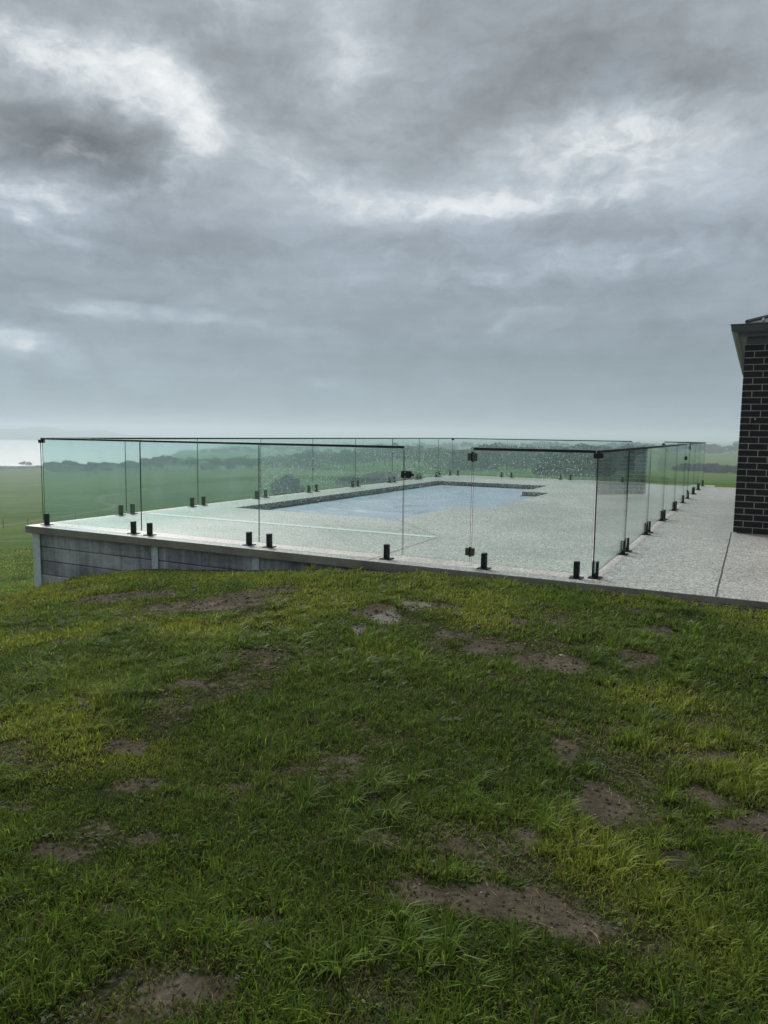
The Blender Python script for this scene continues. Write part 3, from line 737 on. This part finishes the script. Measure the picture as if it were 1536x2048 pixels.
make_gate('distant glass gate in the far end fence, seen where the far rail breaks', 'a', FEN_B, 2.01, 1.112, False)

# ------------------------------------------------------------------ retaining wall
def build_wall():
    root = site_root('retaining_wall', DECK_L, -.08, -1.8); tag(root, 'grey concrete sleeper retaining wall with galvanised posts holding up the deck', 'retaining wall')
    z0 = 1.8
    X = lambda a: -(a - DECK_L); Y = lambda b: b + .08
    fposts = [7.78, 5.52, 3.91, 2.20]
    b1 = -.075; front_y = Y(-.075)
    def hpost(x, y, wf, along):
        m = MB(); d = .10
        if along == 'x':
            m.box(x - wf / 2, x + wf / 2, y - .012, y, 0.3, z0 - .102); m.box(x - wf / 2, x + wf / 2, y + d, y + d + .012, .3, z0 - .102); m.box(x - .005, x + .005, y + .0005, y + d - .0005, .3, z0 - .1025)
        else:
            m.box(x - .012, x, y - wf / 2, y + wf / 2, 0., z0 - .102); m.box(x + d, x + d + .012, y - wf / 2, y + wf / 2, 0., z0 - .102); m.box(x + .0005, x + d - .0005, y - .005, y + .005, 0., z0 - .1025)
        return m.build('steel_post', M['galv'], root, 0.002)
    for i, a in enumerate(fposts): hpost(X(a), front_y, .15 if i == 0 else .105, 'x')
    def sleeper(mb_len, loc, rot):
        m = MB(); m.box(0, mb_len, 0, .078, 0.005, .195); o = m.build('concrete_sleeper', M['sleeper'], root, 0.009)
        o.location = loc; o.rotation_euler = (0, 0, rot); return o
    for i in range(3):
        x0, x1 = X(fposts[i]) + .008, X(fposts[i + 1]) - .008
        first = None
        for r_ in range(5 - i):
            z = z0 - .103 - .2 * (r_ + 1)
            if first is None: first = sleeper(x1 - x0, (x0, front_y + .006, z), 0)
            else:
                o = first.copy(); COL.objects.link(o); o.location = (x0, front_y + .006 + random.uniform(0, .006), z)
    # side return, along the drop on the left
    bs = [0.02 + 2.02 * k for k in range(9)]
    sx = X(DECK_L - .10)
    for b in bs[1:]: hpost(sx - .02, Y(b), .10, 'y')
    first = None
    for i in range(8):
        y0, y1 = Y(bs[i]) + (.09 if i == 0 else .008), Y(bs[i + 1]) - .008
        for r_ in range(7):
            z = z0 - .103 - .2 * (r_ + 1)
            if first is None or i <= 1 and r_ == 0: first = sleeper(y1 - y0, (sx + .066, y0, z), math.pi / 2)
            else:
                o = first.copy(); COL.objects.link(o); o.location = (sx + .066 + random.uniform(0, .006), y0, z)
build_wall()

# ------------------------------------------------------------------ house
def build_house():
    HA, HB = -1.12, 4.72
    root = site_root('brick_house', HA, HB, 0); tag(root, 'black brick house corner with pale mortar, dark gutter and grey metal roof', 'house')
    BL, BH, NC = .254, .0936, 29
    J = .012
    top = NC * BH
    pw, pd = BL * 3, BL * 2          # pier
    m = MB(); m.box(.006, pw - .006, .006, pd - .006, 0, top); pier = m.build('brick_pier', M['mortar'], root)
    # pieces share two meshes
    def brick_mesh(ln, dp):
        b = MB(); b.box(0, ln, 0, dp, 0, BH - J); o = b.build('brick', M['brick'], pier, 0.002); return o
    protos = {}
    def brick(x, y, c, ln, dp):
        k = (round(ln, 3), round(dp, 3))
        if k not in protos: o = protos[k] = brick_mesh(ln, dp)
        else: o = protos[k].copy(); COL.objects.link(o)
        o.location = (x, y + random.uniform(-.001, .0012), c * BH + J * .5); return o
    rest = MB()
    for c in range(NC):
        h = 0 if c % 2 == 0 else BL / 2
        xs = [0.0] + ([BL, 2 * BL] if h == 0 else [h, h + BL, h + 2 * BL]) + [pw]
        for i in range(len(xs) - 1):
            x0 = xs[i] + (J / 2 if i else 0); x1 = xs[i + 1] - (J / 2 if i < len(xs) - 2 else 0)
            brick(x0, 0, c, x1 - x0, .108)
        # the pier's other faces
        z0, z1 = c * BH + J / 2, (c + 1) * BH - J / 2
        for side in (0, 1):
            x0 = 0 if side == 0 else pw - .108
            y = .108 + J
            first = BL - J / 2 if h else BL * .5 + .02
            cuts = [y, y + (.18 if h else .07), pd - .108 - J] if True else []
            for i in range(len(cuts) - 1):
                ya, yb = cuts[i] + (J / 2 if i else 0), cuts[i + 1] - (J / 2 if i < len(cuts) - 2 else 0)
                rest.box(x0, x0 + .108, ya, yb, z0, z1)
        for i in range(len(xs) - 1):
            x0 = xs[i] + (J / 2 if i else 0); x1 = xs[i + 1] - (J / 2 if i < len(xs) - 2 else 0)
            rest.box(x0, x1, pd - .108, pd, z0, z1)
    o = rest.build('brick', M['brick'], pier); o['kind'] = 'stuff'
    sp = MB(); sp.add([(.19 + .012 * math.cos(k * .785 * 1.0) * (1.0 if k % 2 else .45), -.0035, 1.66 + .014 * math.sin(k * .785) * (1.0 if k % 2 else .45)) for k in range(8)], [tuple(range(7, -1, -1))]); sp.build('painted_glint', M['white'], pier)  # small star of glinting light, put in as a flat white shape
    ft = MB(); ft.box(-.022, .05, -.016, .03, 0.001, .016); ft.build('corner_flashing', M['galv'], pier, .003)
    # main wall further back, standing behind the covered terrace
    WB = 11.5 - HB; WA = 0.06; WX = 7.6
    wm = MB(); wm.box(WA * -1 + .006, WX, WB + .006, WB + .23, 0, top); back = wm.build('wall', M['mortar'], root)
    bw = MB()
    for c in range(NC):
        x = -WA; h = c % 2; z0, z1 = c * BH + J / 2, (c + 1) * BH - J / 2
        x1 = x + (BL if not h else BL / 2) - J
        while x < WX - .05:
            bw.box(x, x1, WB, WB + .1, z0, z1); x = x1 + J; x1 = min(x + BL - J, WX)
        bw.box(-WA, -WA + .1, WB + .105 + J, WB + .235, z0, z1)
    o = bw.build('brick', M['brick'], back); o['kind'] = 'stuff'
    # beam over the pier, soffit, fascia, gutter
    m = MB(); m.box(.02, 7.6, .02, .30, top + .004, top + .12); m.box(.02, .30, .302, WB, top + .0045, top + .1195); m.build('beam', M['fascia'], root, .004)
    OV = .10; ex0, ex1, ey0, ey1 = -OV, 7.8, -OV, WB + 1.2
    ZS = top + .122
    m = MB(); m.box(ex0 + .02, ex1 - .02, ey0 + .02, ey1 - .02, ZS, ZS + .012); m.build('soffit', M['soffit'], root)
    m = MB(); m.box(ex0 + .0, ex1, ey0, ey0 + .02, ZS - .02, ZS + .14); m.box(ex0, ex0 + .02, ey0 + .021, ey1, ZS - .0205, ZS + .1395); m.build('fascia', M['fascia'], root, .002)
    # gutter: quad profile swept round the two visible eaves
    prof = [(0, 0), (-.055, 0), (-.085, .03), (-.085, .095), (-.10, .105), (-.10, .112), (-.078, .112), (-.078, .03), (-.05, .012), (0, .012)]
    v, f = [], []
    path = [(ex1, ey0, 0, 1), (ex0, ey0, 1, 1), (ex0, ey1, 1, 0)]
    for px, py, sx, sy in path:
        for o_, z in prof: v.append((px + o_ * sx - .001 * sx, py + o_ * sy - .001 * sy, ZS + .035 + z))
    n = len(prof)
    for k in range(2):
        for i in range(n): f.append((k * n + i, k * n + (i + 1) % n, (k + 1) * n + (i + 1) % n, (k + 1) * n + i))
    g = mesh_obj('gutter', v, f, M['gutter'], root)
    bm = bmesh.new(); bm.from_mesh(g.data); bmesh.ops.recalc_face_normals(bm, faces=bm.faces); bm.to_mesh(g.data); bm.free()
    # hipped roof with corrugations
    zr = ZS + .15; pitch = math.tan(RAD(20)); half = (ex1 - ex0) / 2; xr = ex0 + half; zt = zr + half * pitch
    e = -.10
    A0, B0, B1, A1 = (ex0 - e, ey0 - e, zr - e * pitch), (ex1 + e, ey0 - e, zr - e * pitch), (ex1 + e, ey1 + e, zr - e * pitch), (ex0 - e, ey1 + e, zr - e * pitch)
    R0, R1 = (xr, ey0 + half, zt), (xr, max(ey1 - half, ey0 + half + .5), zt)
    rv = [A0, B0, B1, A1, R0, R1]; rf = [(0, 1, 4), (1, 2, 5, 4), (2, 3, 5), (3, 0, 4, 5)]
    rv += [(p[0], p[1], p[2] - .02) for p in rv]; rf += [tuple(i + 6 for i in reversed(q)) for q in rf] + [(0, 6, 7, 1), (1, 7, 8, 2), (2, 8, 9, 3), (3, 9, 6, 0)]
    roof = mesh_obj('roof', rv, rf, M['roof'], root)
    ribs = MB()
    k = 0; x = ex0 + .12
    while x < ex1 - .1:
        dx = min(x - ex0, ex1 - x); y0 = ey0 - e; zz0 = zr - e * pitch; y1 = ey0 + dx; zz1 = zr + dx * pitch
        ribs.obox([(x - .02, y0, zz0), (x + .02, y0, zz0), (x + .02, y1, zz1), (x - .02, y1, zz1)], [(x - .01, y0, zz0 + .025), (x + .01, y0, zz0 + .025), (x + .01, y1, zz1 + .025), (x - .01, y1, zz1 + .025)]); x += .19
    o = ribs.build('roof_rib', M['roof'], roof); o['kind'] = 'stuff'
    hc = MB(); hc.cyl((A0[0], A0[1], A0[2] + .01), (R0[0], R0[1], R0[2] + .01), .03, None, 10); hc.build('hip_cap', M['gutter'], roof)
build_house()

# ------------------------------------------------------------------ trees and far things
def crown_mesh(seed, w, h, nl, leaf, lobes, base=0.25, mat='leaf', dome=False):
    r = np.random.default_rng(seed)
    L = np.c_[r.normal(0, .26 * w, lobes), r.normal(0, .26 * w, lobes), r.uniform(base * h + .12 * h, h * .86, lobes)]
    S_ = np.c_[r.uniform(.16, .30, lobes) * w, r.uniform(.16, .30, lobes) * w, r.uniform(.10, .20, lobes) * h]
    if dome:    # one low rounded mass that reaches the ground
        q = r.uniform(0, 6.283, lobes); e = np.arcsin(r.uniform(.05, 1, lobes)); rr = r.uniform(.55, .95, lobes)
        L = np.c_[np.cos(q) * np.cos(e) * rr * w * .40, np.sin(q) * np.cos(e) * rr * w * .40, h * .08 + np.sin(e) * rr * h * .74]
        S_ = np.c_[r.uniform(.12, .19, lobes) * w, r.uniform(.12, .19, lobes) * w, r.uniform(.10, .17, lobes) * h]
    k = r.integers(0, lobes, nl); d = r.normal(size=(nl, 3)); d /= np.linalg.norm(d, axis=1)[:, None]
    rad = r.uniform(.35, 1.0, nl) ** .5
    P = L[k] + d * S_[k] * rad[:, None]
    P[:, 2] = np.maximum(P[:, 2], base * h * .6)
    n1 = r.normal(size=(nl, 3)); n1 /= np.linalg.norm(n1, axis=1)[:, None]
    n2 = np.cross(n1, r.normal(size=(nl, 3))); n2 /= np.linalg.norm(n2, axis=1)[:, None]
    s = leaf * r.uniform(.5, 1.3, nl)[:, None]
    V = np.stack([P - n1 * s - n2 * s * .5, P + n1 * s * .2 - n2 * s * .7, P + n1 * s, P - n1 * s * .1 + n2 * s * .8], 1).reshape(-1, 3)
    F = np.arange(nl * 4).reshape(-1, 4)
    me = bpy.data.meshes.new('crown'); me.from_pydata(V.tolist(), [], F.tolist()); me.materials.append(M[mat])
    at = me.attributes.new('tint', 'FLOAT', 'POINT'); tv = np.clip(r.normal(.45, .2, lobes)[k] + r.normal(0, .13, nl), 0, 1); at.data.foreach_set('value', np.repeat(tv, 4).astype(np.float32))
    return me
def trunk_mesh(seed, h, rb, w, limbs=5, reach=.62):
    r = random.Random(seed); m = MB()
    p = Vector((0, 0, -.4)); pts = [p]
    for k in range(4): p = p + Vector((r.uniform(-.05, .05) * h, r.uniform(-.05, .05) * h, h * reach / 4)); pts.append(p)
    for k in range(4): m.cyl(pts[k], pts[k + 1], rb * (1 - .2 * k), rb * (1 - .2 * (k + 1)), 7)
    for i in range(limbs):
        b = pts[1 + i % 4]; a = r.uniform(0, 6.28); e = b + Vector((math.cos(a) * w * .34, math.sin(a) * w * .34, h * r.uniform(.14, .34)))
        m.cyl(b, e, rb * .38, rb * .10, 6)
        for _ in range(2):
            e2 = e + Vector((r.uniform(-.16, .16) * w, r.uniform(-.16, .16) * w, h * r.uniform(.05, .16))); m.cyl(e, e2, rb * .14, rb * .05, 5)
    me = bpy.data.meshes.new('trunk'); me.from_pydata([tuple(v) for v in m.v], [], m.f); me.materials.append(M['bark']); return me
TREES = {}
TREES['dome'] = (crown_mesh(33, 7.0, 5.0, 7000, .22, 60, .0, 'leaf', True), trunk_mesh(34, 5, .2, 5))
for i in range(5): TREES['gum%d' % i] = (crown_mesh(50 + i, 7 + i * .6, 8, 1500, .34, 13 + i, .28), trunk_mesh(70 + i, 8, .24, 7))
for i in range(3): TREES['bush%d' % i] = (crown_mesh(80 + i, 7, 6, 3400, .28, 26, .02), trunk_mesh(90 + i, 6, .2, 6))
for i in range(3): TREES['scrub%d' % i] = (crown_mesh(60 + i, 5, 5, 420, .26, 7, .45, 'scrub'), trunk_mesh(65 + i, 5, .16, 5, 7, .7))
def tree(kind, az, dist, scale, label, group=None, name='tree', sz=1.0, sink=0.0):
    x, y = dist * math.sin(RAD(az)), dist * math.cos(RAD(az)); z = float(ground_z(x, y))
    root = empty(name, (x, y, z - .1 - sink)); root.scale = (scale, scale, scale * sz); root.rotation_euler = (0, 0, random.uniform(0, 6.28))
    cm, tm = TREES[kind]
    for nm, me in (('crown', cm), ('trunk', tm)):
        o = bpy.data.objects.new(nm, me); COL.objects.link(o); o.parent = root
    tag(root, label, 'tree', group); return root
def row(kinds, az0, az1, d0, d1, n, s0, s1, label, group, sz=1.0, jit=12):
    for k in range(n):
        f = (k + .5) / n; az = az0 + (az1 - az0) * f + random.uniform(-.5, .5) * (az1 - az0) / n
        tree(random.choice(kinds), az, d0 + (d1 - d0) * f + random.uniform(-jit, jit), random.uniform(s0, s1), label, group, sz=sz)
G = ['gum%d' % i for i in range(5)]; BU = ['bush%d' % i for i in range(3)]; SC = ['scrub%d' % i for i in range(3)]
tree('dome', -7.6, 150, 1.0, 'single dark rounded bush alone in the field behind the left glass fence', name='bush')
tree('scrub0', -26.1, 560, 1.5, 'small bare wind-swept tree alone against the bright sea at the far left', name='scrub_tree', sz=.8)
row(SC + BU, -32, -24.6, 575, 580, 34, .55, .95, 'low grey scrub on the shoreline below the bright sea', 'shoreline scrub', .42, 5)
row(SC + BU[:1] + G[:1], -24.6, -18.6, 520, 470, 34, .8, 1.3, 'scrubby windbreak tree against the sea, seen through the left corner glass', 'windbreak trees at the coast', .8)
row(SC + G[:2], -18.4, -15.0, 460, 440, 9, 1.1, 1.4, 'taller windbreak tree at the right end of the coastal row', 'tall windbreak trees', .85)
row(G + BU, -15.0, -5.0, 430, 400, 22, .8, 1.15, 'dark tree in the hedgerow across the middle of the field', 'middle hedgerow', .85)
row(G, -7.0, 4.0, 360, 330, 18, 1.05, 1.5, 'tall hazy tree in the wood behind the far pool corner', 'wood behind the pool', .9)
row(BU, -3.4, 2.6, 190, 150, 12, .5, .72, 'low dark hedge bush just beyond the left fence near the far corner', 'low hedge behind the fence', .6, 5)
row(G + BU, 3.5, 16.0, 270, 240, 34, .95, 1.35, 'dark tree in the dense belt behind the far glass fence', 'tree belt behind the far fence', .85, 16)
row(BU, 12.2, 16.2, 120, 108, 9, .55, .8, 'dark shrub close behind the right end of the far fence', 'shrubs behind the far fence', .85, 4)
row(G + BU, 16.0, 22.4, 235, 250, 18, .9, 1.3, 'hazy tree in the belt seen through the receding right fence', 'belt behind the right fence', .85, 12)
row(BU, 22.8, 31, 255, 250, 20, .52, .72, 'dark hedge tree in the valley left of the brick pier', 'valley hedge by the house', .72, 8)
row(G + BU, 15, 33, 640, 620, 44, 1.0, 1.5, 'blue-grey tree on the far ridge line at the right', 'ridge line trees', .85, 25)
row(G + BU, -14, 15, 900, 700, 50, .9, 1.5, 'faint tree far off in the haze above the pool', 'faint far trees', .8, 60)

def build_shed():
    az, d = 19.6, 225; x, y = d * math.sin(RAD(az)), d * math.cos(RAD(az)); z = float(ground_z(x, y))
    root = empty('farm_shed', (x, y, z + 2.0)); root.rotation_euler = (0, 0, RAD(-25)); tag(root, 'tiny white gabled farm shed in front of the trees, through the right glass', 'shed')
    m = MB(); m.box(-3, 3, -2, 2, -3, 2.2); m.add([(-3, -2, 2.2), (3, -2, 2.2), (0, -2, 3.6), (-3, 2, 2.2), (3, 2, 2.2), (0, 2, 3.6)], [(0, 1, 2), (5, 4, 3)]); m.build('wall', M['shed'], root)
    m = MB(); m.obox([(-3.3, -2.3, 2.06), (0, -2.3, 3.61), (0, 2.3, 3.61), (-3.3, 2.3, 2.06)], [(-3.3, -2.3, 2.16), (0, -2.3, 3.71), (0, 2.3, 3.71), (-3.3, 2.3, 2.16)])
    m.obox([(0, -2.3, 3.61), (3.3, -2.3, 2.06), (3.3, 2.3, 2.06), (0, 2.3, 3.61)], [(0, -2.3, 3.71), (3.3, -2.3, 2.16), (3.3, 2.3, 2.16), (0, 2.3, 3.71)]); m.build('roof', M['shed_roof'], root)
build_shed()
def build_mound():
    az, d = 20.2, 62; x, y = d * math.sin(RAD(az)), d * math.cos(RAD(az)); z = float(ground_z(x, y))
    m = MB(); n = 24; vs = [(0, 0, .55)]; fs = []
    for ring, (rr, zz) in enumerate(((.35, .5), (.7, .28), (1.0, -.35))):
        for k in range(n):
            a = 2 * math.pi * k / n; q = 1 + .15 * math.sin(3 * a + ring) + random.uniform(-.06, .06)
            vs.append((1.9 * rr * q * math.cos(a), .8 * rr * q * math.sin(a), zz + random.uniform(-.05, .05)))
    for k in range(n): fs.append((0, 1 + k, 1 + (k + 1) % n))
    for r_ in range(2):
        for k in range(n): fs.append((1 + r_ * n + k, 1 + (r_ + 1) * n + k, 1 + (r_ + 1) * n + (k + 1) % n, 1 + r_ * n + (k + 1) % n))
    o = mesh_obj('dark_mound', vs, fs, mat_plain('dark_mound_matte', (.03, .027, .024), .95, 0, .3, 4, .6), smooth=True); o.location = (x, y, z)  # low dark shape with one plain dark colour
    tag(o, 'low dark mound on the lawn beyond the path, through the right glass', 'mound')
build_mound()
def build_farm_fence():
    pts = []
    for k in range(14):
        az = -40 + k * 1.55; d = 101 + k * .4; x, y = d * math.sin(RAD(az)), d * math.cos(RAD(az)); pts.append(Vector((x, y, float(ground_z(x, y)))))
    root = empty('wire_fence', pts[7]); tag(root, 'thin wire farm fence with timber posts in the field below the deck', 'fence')
    for p in pts:
        m = MB(); m.cyl((0, 0, -.3), (0, 0, 1.15), .055, .05, 8); o = m.build('post', M['timber'], root); o.location = p - pts[7]
    for hgt in (.35, .7, 1.05):
        m = MB()
        for k in range(len(pts) - 1): m.cyl(pts[k] - pts[7] + Vector((0, 0, hgt)), pts[k + 1] - pts[7] + Vector((0, 0, hgt)), .006, None, 4)
        m.build('wire', M['wire'], root)
build_farm_fence()

# ------------------------------------------------------------------ lawn
def build_lawn():
    def clumps(n, r0, r1, azlim, power):
        u = rng.random(n); r = (r0 ** power + u * (r1 ** power - r0 ** power)) ** (1 / power)
        az = np.radians(rng.uniform(-azlim, azlim, n)); return r * np.sin(az), r * np.cos(az)
    X, Y = clumps(80000, 1.25, 11.5, 36, 0.9)
    X2, Y2 = clumps(15000, 11.5, 60, 40, 1.0); k2 = (np.degrees(np.arctan2(X2, Y2)) < -14); X, Y = np.concatenate([X, X2[k2]]), np.concatenate([Y, Y2[k2]])
    r3 = rng.uniform(.5, 10, 26000); sg = np.where(rng.random(26000) < .5, -1, 1); a3 = np.radians(sg * rng.uniform(36, 80, 26000))
    r4 = rng.uniform(.3, 1.25, 2500); a4 = rng.uniform(-3.14, 3.14, 2500)
    X = np.concatenate([X, r3 * np.sin(a3), r4 * np.sin(a4)]); Y = np.concatenate([Y, r3 * np.cos(a3), r4 * np.cos(a4)])
    a = (X - CX) * W[0] + (Y - CY) * W[1]; b = (X - CX) * U[0] + (Y - CY) * U[1]
    ok = (b < DECK_F - .012) | (a > DECK_L + .02)
    X, Y = X[ok], Y[ok]
    dm = dirt_mask(X, Y)
    ok = rng.random(len(X)) > sstep(.20, .62, dm) * .955
    X, Y, dm = X[ok], Y[ok], dm[ok]
    R = np.hypot(X, Y); nC = len(X)
    star = (rng.random(nC) < .018) & (R < 9) & (vnoise(X, Y, .9, 61, 2) > .56)
    lush = vnoise(X, Y, .5, 51, 4); yel = np.clip(vnoise(X, Y, .8, 52, 3) + .20 * sstep(2.6, 6.5, R) - .09 - .15 * np.exp(-((X + .1) / 1.2) ** 2 - ((Y - 3.9) / 1.5) ** 2), 0, 1); dark = vnoise(X, Y, .28, 53, 3)
    # tall tufts here and there
    tuft = (rng.random(nC) < .05 + .10 * sstep(.55, .75, lush)) & (dm < .4)
    hgt = .015 + .036 * lush ** 1.3 + rng.normal(0, .004, nC); hgt = np.where(tuft, hgt * 1.5 + .014, hgt); hgt *= (1 - .45 * sstep(.1, .5, dm)); hgt = np.where(star, rng.uniform(.045, .085, nC), hgt); hgt = np.clip(hgt, .008, .12) * np.clip(R / 11, 1, 3.2)
    weed = (rng.random(nC) < .016) & ~star
    nb = np.where(star, 34, np.where(weed, 8, np.where(tuft, 12, 8)))
    ci = np.repeat(np.arange(nC), nb); n = len(ci)
    lod = np.clip(R / 4.0, .8, 12)[ci]
    spread = (np.where(star, .014, np.where(tuft, .022, .032)))[ci] * rng.random(n) ** .5 * np.where(lod > 1, lod, 1)
    th = rng.uniform(0, 2 * np.pi, n)
    bx = X[ci] + np.cos(th) * spread; by = Y[ci] + np.sin(th) * spread
    bz = ground_z(bx, by) - .003
    bb = (bx - CX) * U[0] + (by - CY) * U[1]; ba = (bx - CX) * W[0] + (by - CY) * W[1]
    bad = (bb > DECK_F - .008) & (ba < DECK_L + .01)
    th2 = th + rng.normal(0, .9, n)
    H = hgt[ci] * rng.uniform(.55, 1.25, n); lean = rng.uniform(.35, 1.15, n) * np.where(tuft, .95, 1.0)[ci]
    wd = rng.uniform(.0014, .0030, n) * lod * np.where(weed, 3.4, 1)[ci]
    H = np.where(weed[ci], H * .6, H); lean = np.where(weed[ci], 1.6, np.where(star[ci], rng.uniform(.5, 1.7, n), lean))
    H[bad] *= .02
    dx, dy = np.cos(th2), np.sin(th2); px, py = -dy, dx
    def pt(k, w, zz): return np.stack([bx + dx * k + px * w, by + dy * k + py * w, bz + zz], -1)
    k1, k2 = H * lean * .35, H * lean * 1.05
    z1, z2 = H * .62, H * (1.0 - .28 * np.clip(lean - .4, 0, 1))
    V = np.stack([pt(0, -wd * .8, 0), pt(0, wd * .8, 0), pt(k1, -wd, z1), pt(k1, wd, z1), pt(k2, 0 * wd, z2)], 1)
    base = np.arange(n)[:, None] * 5
    T = np.concatenate([base + np.array([0, 1, 3]), base + np.array([0, 3, 2]), base + np.array([2, 3, 4])], 1).reshape(-1)
    g0 = np.array([.044, .090, .014]); g1 = np.array([.195, .295, .034]); gy = np.array([.41, .43, .055]); dry = np.array([.25, .19, .10]); pale = np.array([.13, .18, .11])
    t = np.clip(rng.normal(.45, .36, n) + (lush[ci] - .5) * .7 - (dark[ci] - .5) * .6 - .18 * np.exp(-((bx + .1) / 1.2) ** 2 - ((by - 3.9) / 1.5) ** 2), 0, 1)[:, None]
    c = g0 * (1 - t) + g1 * t
    fy = np.clip(sstep(.46, .74, yel)[ci] * rng.uniform(0, 1.0, n) + .10 * rng.random(n), 0, .9)[:, None]; c = c * (1 - fy) + gy * fy
    dr = (rng.random(n) < .05 + .40 * sstep(.1, .45, dm)[ci] * vnoise(X, Y, .6, 57)[ci])[:, None]; c = np.where(dr, dry * rng.uniform(.45, 1.0, (n, 1)), c)
    sv = star[ci][:, None]; c = np.where(sv, c * .6 + np.array([.10, .165, .022]) * .62, c)
    c = np.where(weed[ci][:, None], pale * rng.uniform(.6, 1.1, (n, 1)), c)
    c = c * rng.uniform(.75, 1.2, (n, 1))
    me = bpy.data.meshes.new('lawn_grass')
    me.vertices.add(n * 5); me.vertices.foreach_set('co', V.ravel().astype(np.float32))
    me.loops.add(len(T)); me.loops.foreach_set('vertex_index', T.astype(np.int32))
    me.polygons.add(len(T) // 3); me.polygons.foreach_set('loop_start', np.arange(0, len(T), 3, dtype=np.int32))
    me.update(calc_edges=True)
    at = me.attributes.new('blade_color', 'FLOAT_COLOR', 'POINT')
    cc = np.ones((n, 5, 4), np.float32); cc[:, :, :3] = c[:, None, :]; cc[:, :2, :3] *= np.array([1.0, .95, 1.0])
    at.data.foreach_set('color', cc.ravel())
    me.materials.append(M['grass'])
    o = bpy.data.objects.new('lawn_grass', me); COL.objects.link(o)
    tag(o, 'short patchy green lawn grass growing on the mound in front of the deck', 'grass', kind='stuff')
    print('blades', n)
build_lawn()

def build_crumbs():
    # clods, grit and dead stalks lying on the bare soil
    n0 = 26000; r = rng.uniform(1.3, 8.2, n0); az = np.radians(rng.uniform(-34, 34, n0)); x, y = r * np.sin(az), r * np.cos(az)
    b = (x - CX) * U[0] + (y - CY) * U[1]
    ok = (b < DECK_F - .03) & (rng.random(n0) < sstep(.25, .6, dirt_mask(x, y)))
    x, y, r = x[ok], y[ok], r[ok]; n = len(x); z = ground_z(x, y)
    o8 = np.array([(1, 0, 0), (-1, 0, 0), (0, 1, 0), (0, -1, 0), (0, 0, 1), (0, 0, -1)], float)
    f8 = np.array([(0, 2, 4), (2, 1, 4), (1, 3, 4), (3, 0, 4), (2, 0, 5), (1, 2, 5), (3, 1, 5), (0, 3, 5)])
    size = rng.gamma(2.0, .0022, n) * np.clip(r / 3.5, .8, 2) + .0015
    straw = rng.random(n) < .22
    th = rng.uniform(0, 6.283, n); sx = np.where(straw, rng.uniform(.018, .05, n), size * rng.uniform(.8, 1.6, n)); sy = np.where(straw, .0014 * np.clip(r / 3, 1, 2.2), size); sz = np.where(straw, .0012, size * .6)
    V = o8[None] * np.stack([sx, sy, sz], -1)[:, None, :] * rng.uniform(.7, 1.2, (n, 6, 1))
    c, s_ = np.cos(th)[:, None], np.sin(th)[:, None]
    V = np.stack([V[..., 0] * c - V[..., 1] * s_ + x[:, None], V[..., 0] * s_ + V[..., 1] * c + y[:, None], V[..., 2] + z[:, None] + .002], -1)
    F = (np.arange(n)[:, None, None] * 6 + f8[None]).reshape(-1, 3)
    me = bpy.data.meshes.new('soil_crumbs'); me.from_pydata(V.reshape(-1, 3).tolist(), [], F.tolist())
    col = np.where(straw[:, None], np.array([.30, .235, .14]), np.array([.078, .066, .054])) * rng.uniform(.45, 1.35, (n, 1))
    grit = rng.random(n) < .06; col[grit & ~straw] = (.26, .25, .23)
    at = me.attributes.new('blade_color', 'FLOAT_COLOR', 'POINT'); cc = np.ones((n, 6, 4), np.float32); cc[:, :, :3] = col[:, None]; at.data.foreach_set('color', cc.ravel())
    cm, t, out = new_mat('soil_and_straw_bits'); principled(t, out, attr(t, 'blade_color', 'Color'), .9, 0, None, spec=.1); me.materials.append(cm)
    o = bpy.data.objects.new('soil_crumbs', me); COL.objects.link(o); tag(o, 'small clods, grit and dead stalks on the bare soil patches of the lawn', 'soil', kind='stuff')
build_crumbs()

# ------------------------------------------------------------------ haze over the farmland
def build_haze():
    m = MB(); m.box(-3000, 3000, -3000, 3000, -52, 16)
    hm, t, out = new_mat('damp_air')
    v = t.nodes.new('ShaderNodeVolumePrincipled'); v.inputs['Color'].default_value = (0.80, 0.91, 1.0, 1); v.inputs['Density'].default_value = 0.0009
    v.inputs['Anisotropy'].default_value = 0.25
    t.links.new(v.outputs[0], out.inputs['Volume'])
    o = m.build('haze', hm); tag(o, 'thin pale damp haze over the farmland', 'haze', kind='stuff')
build_haze()
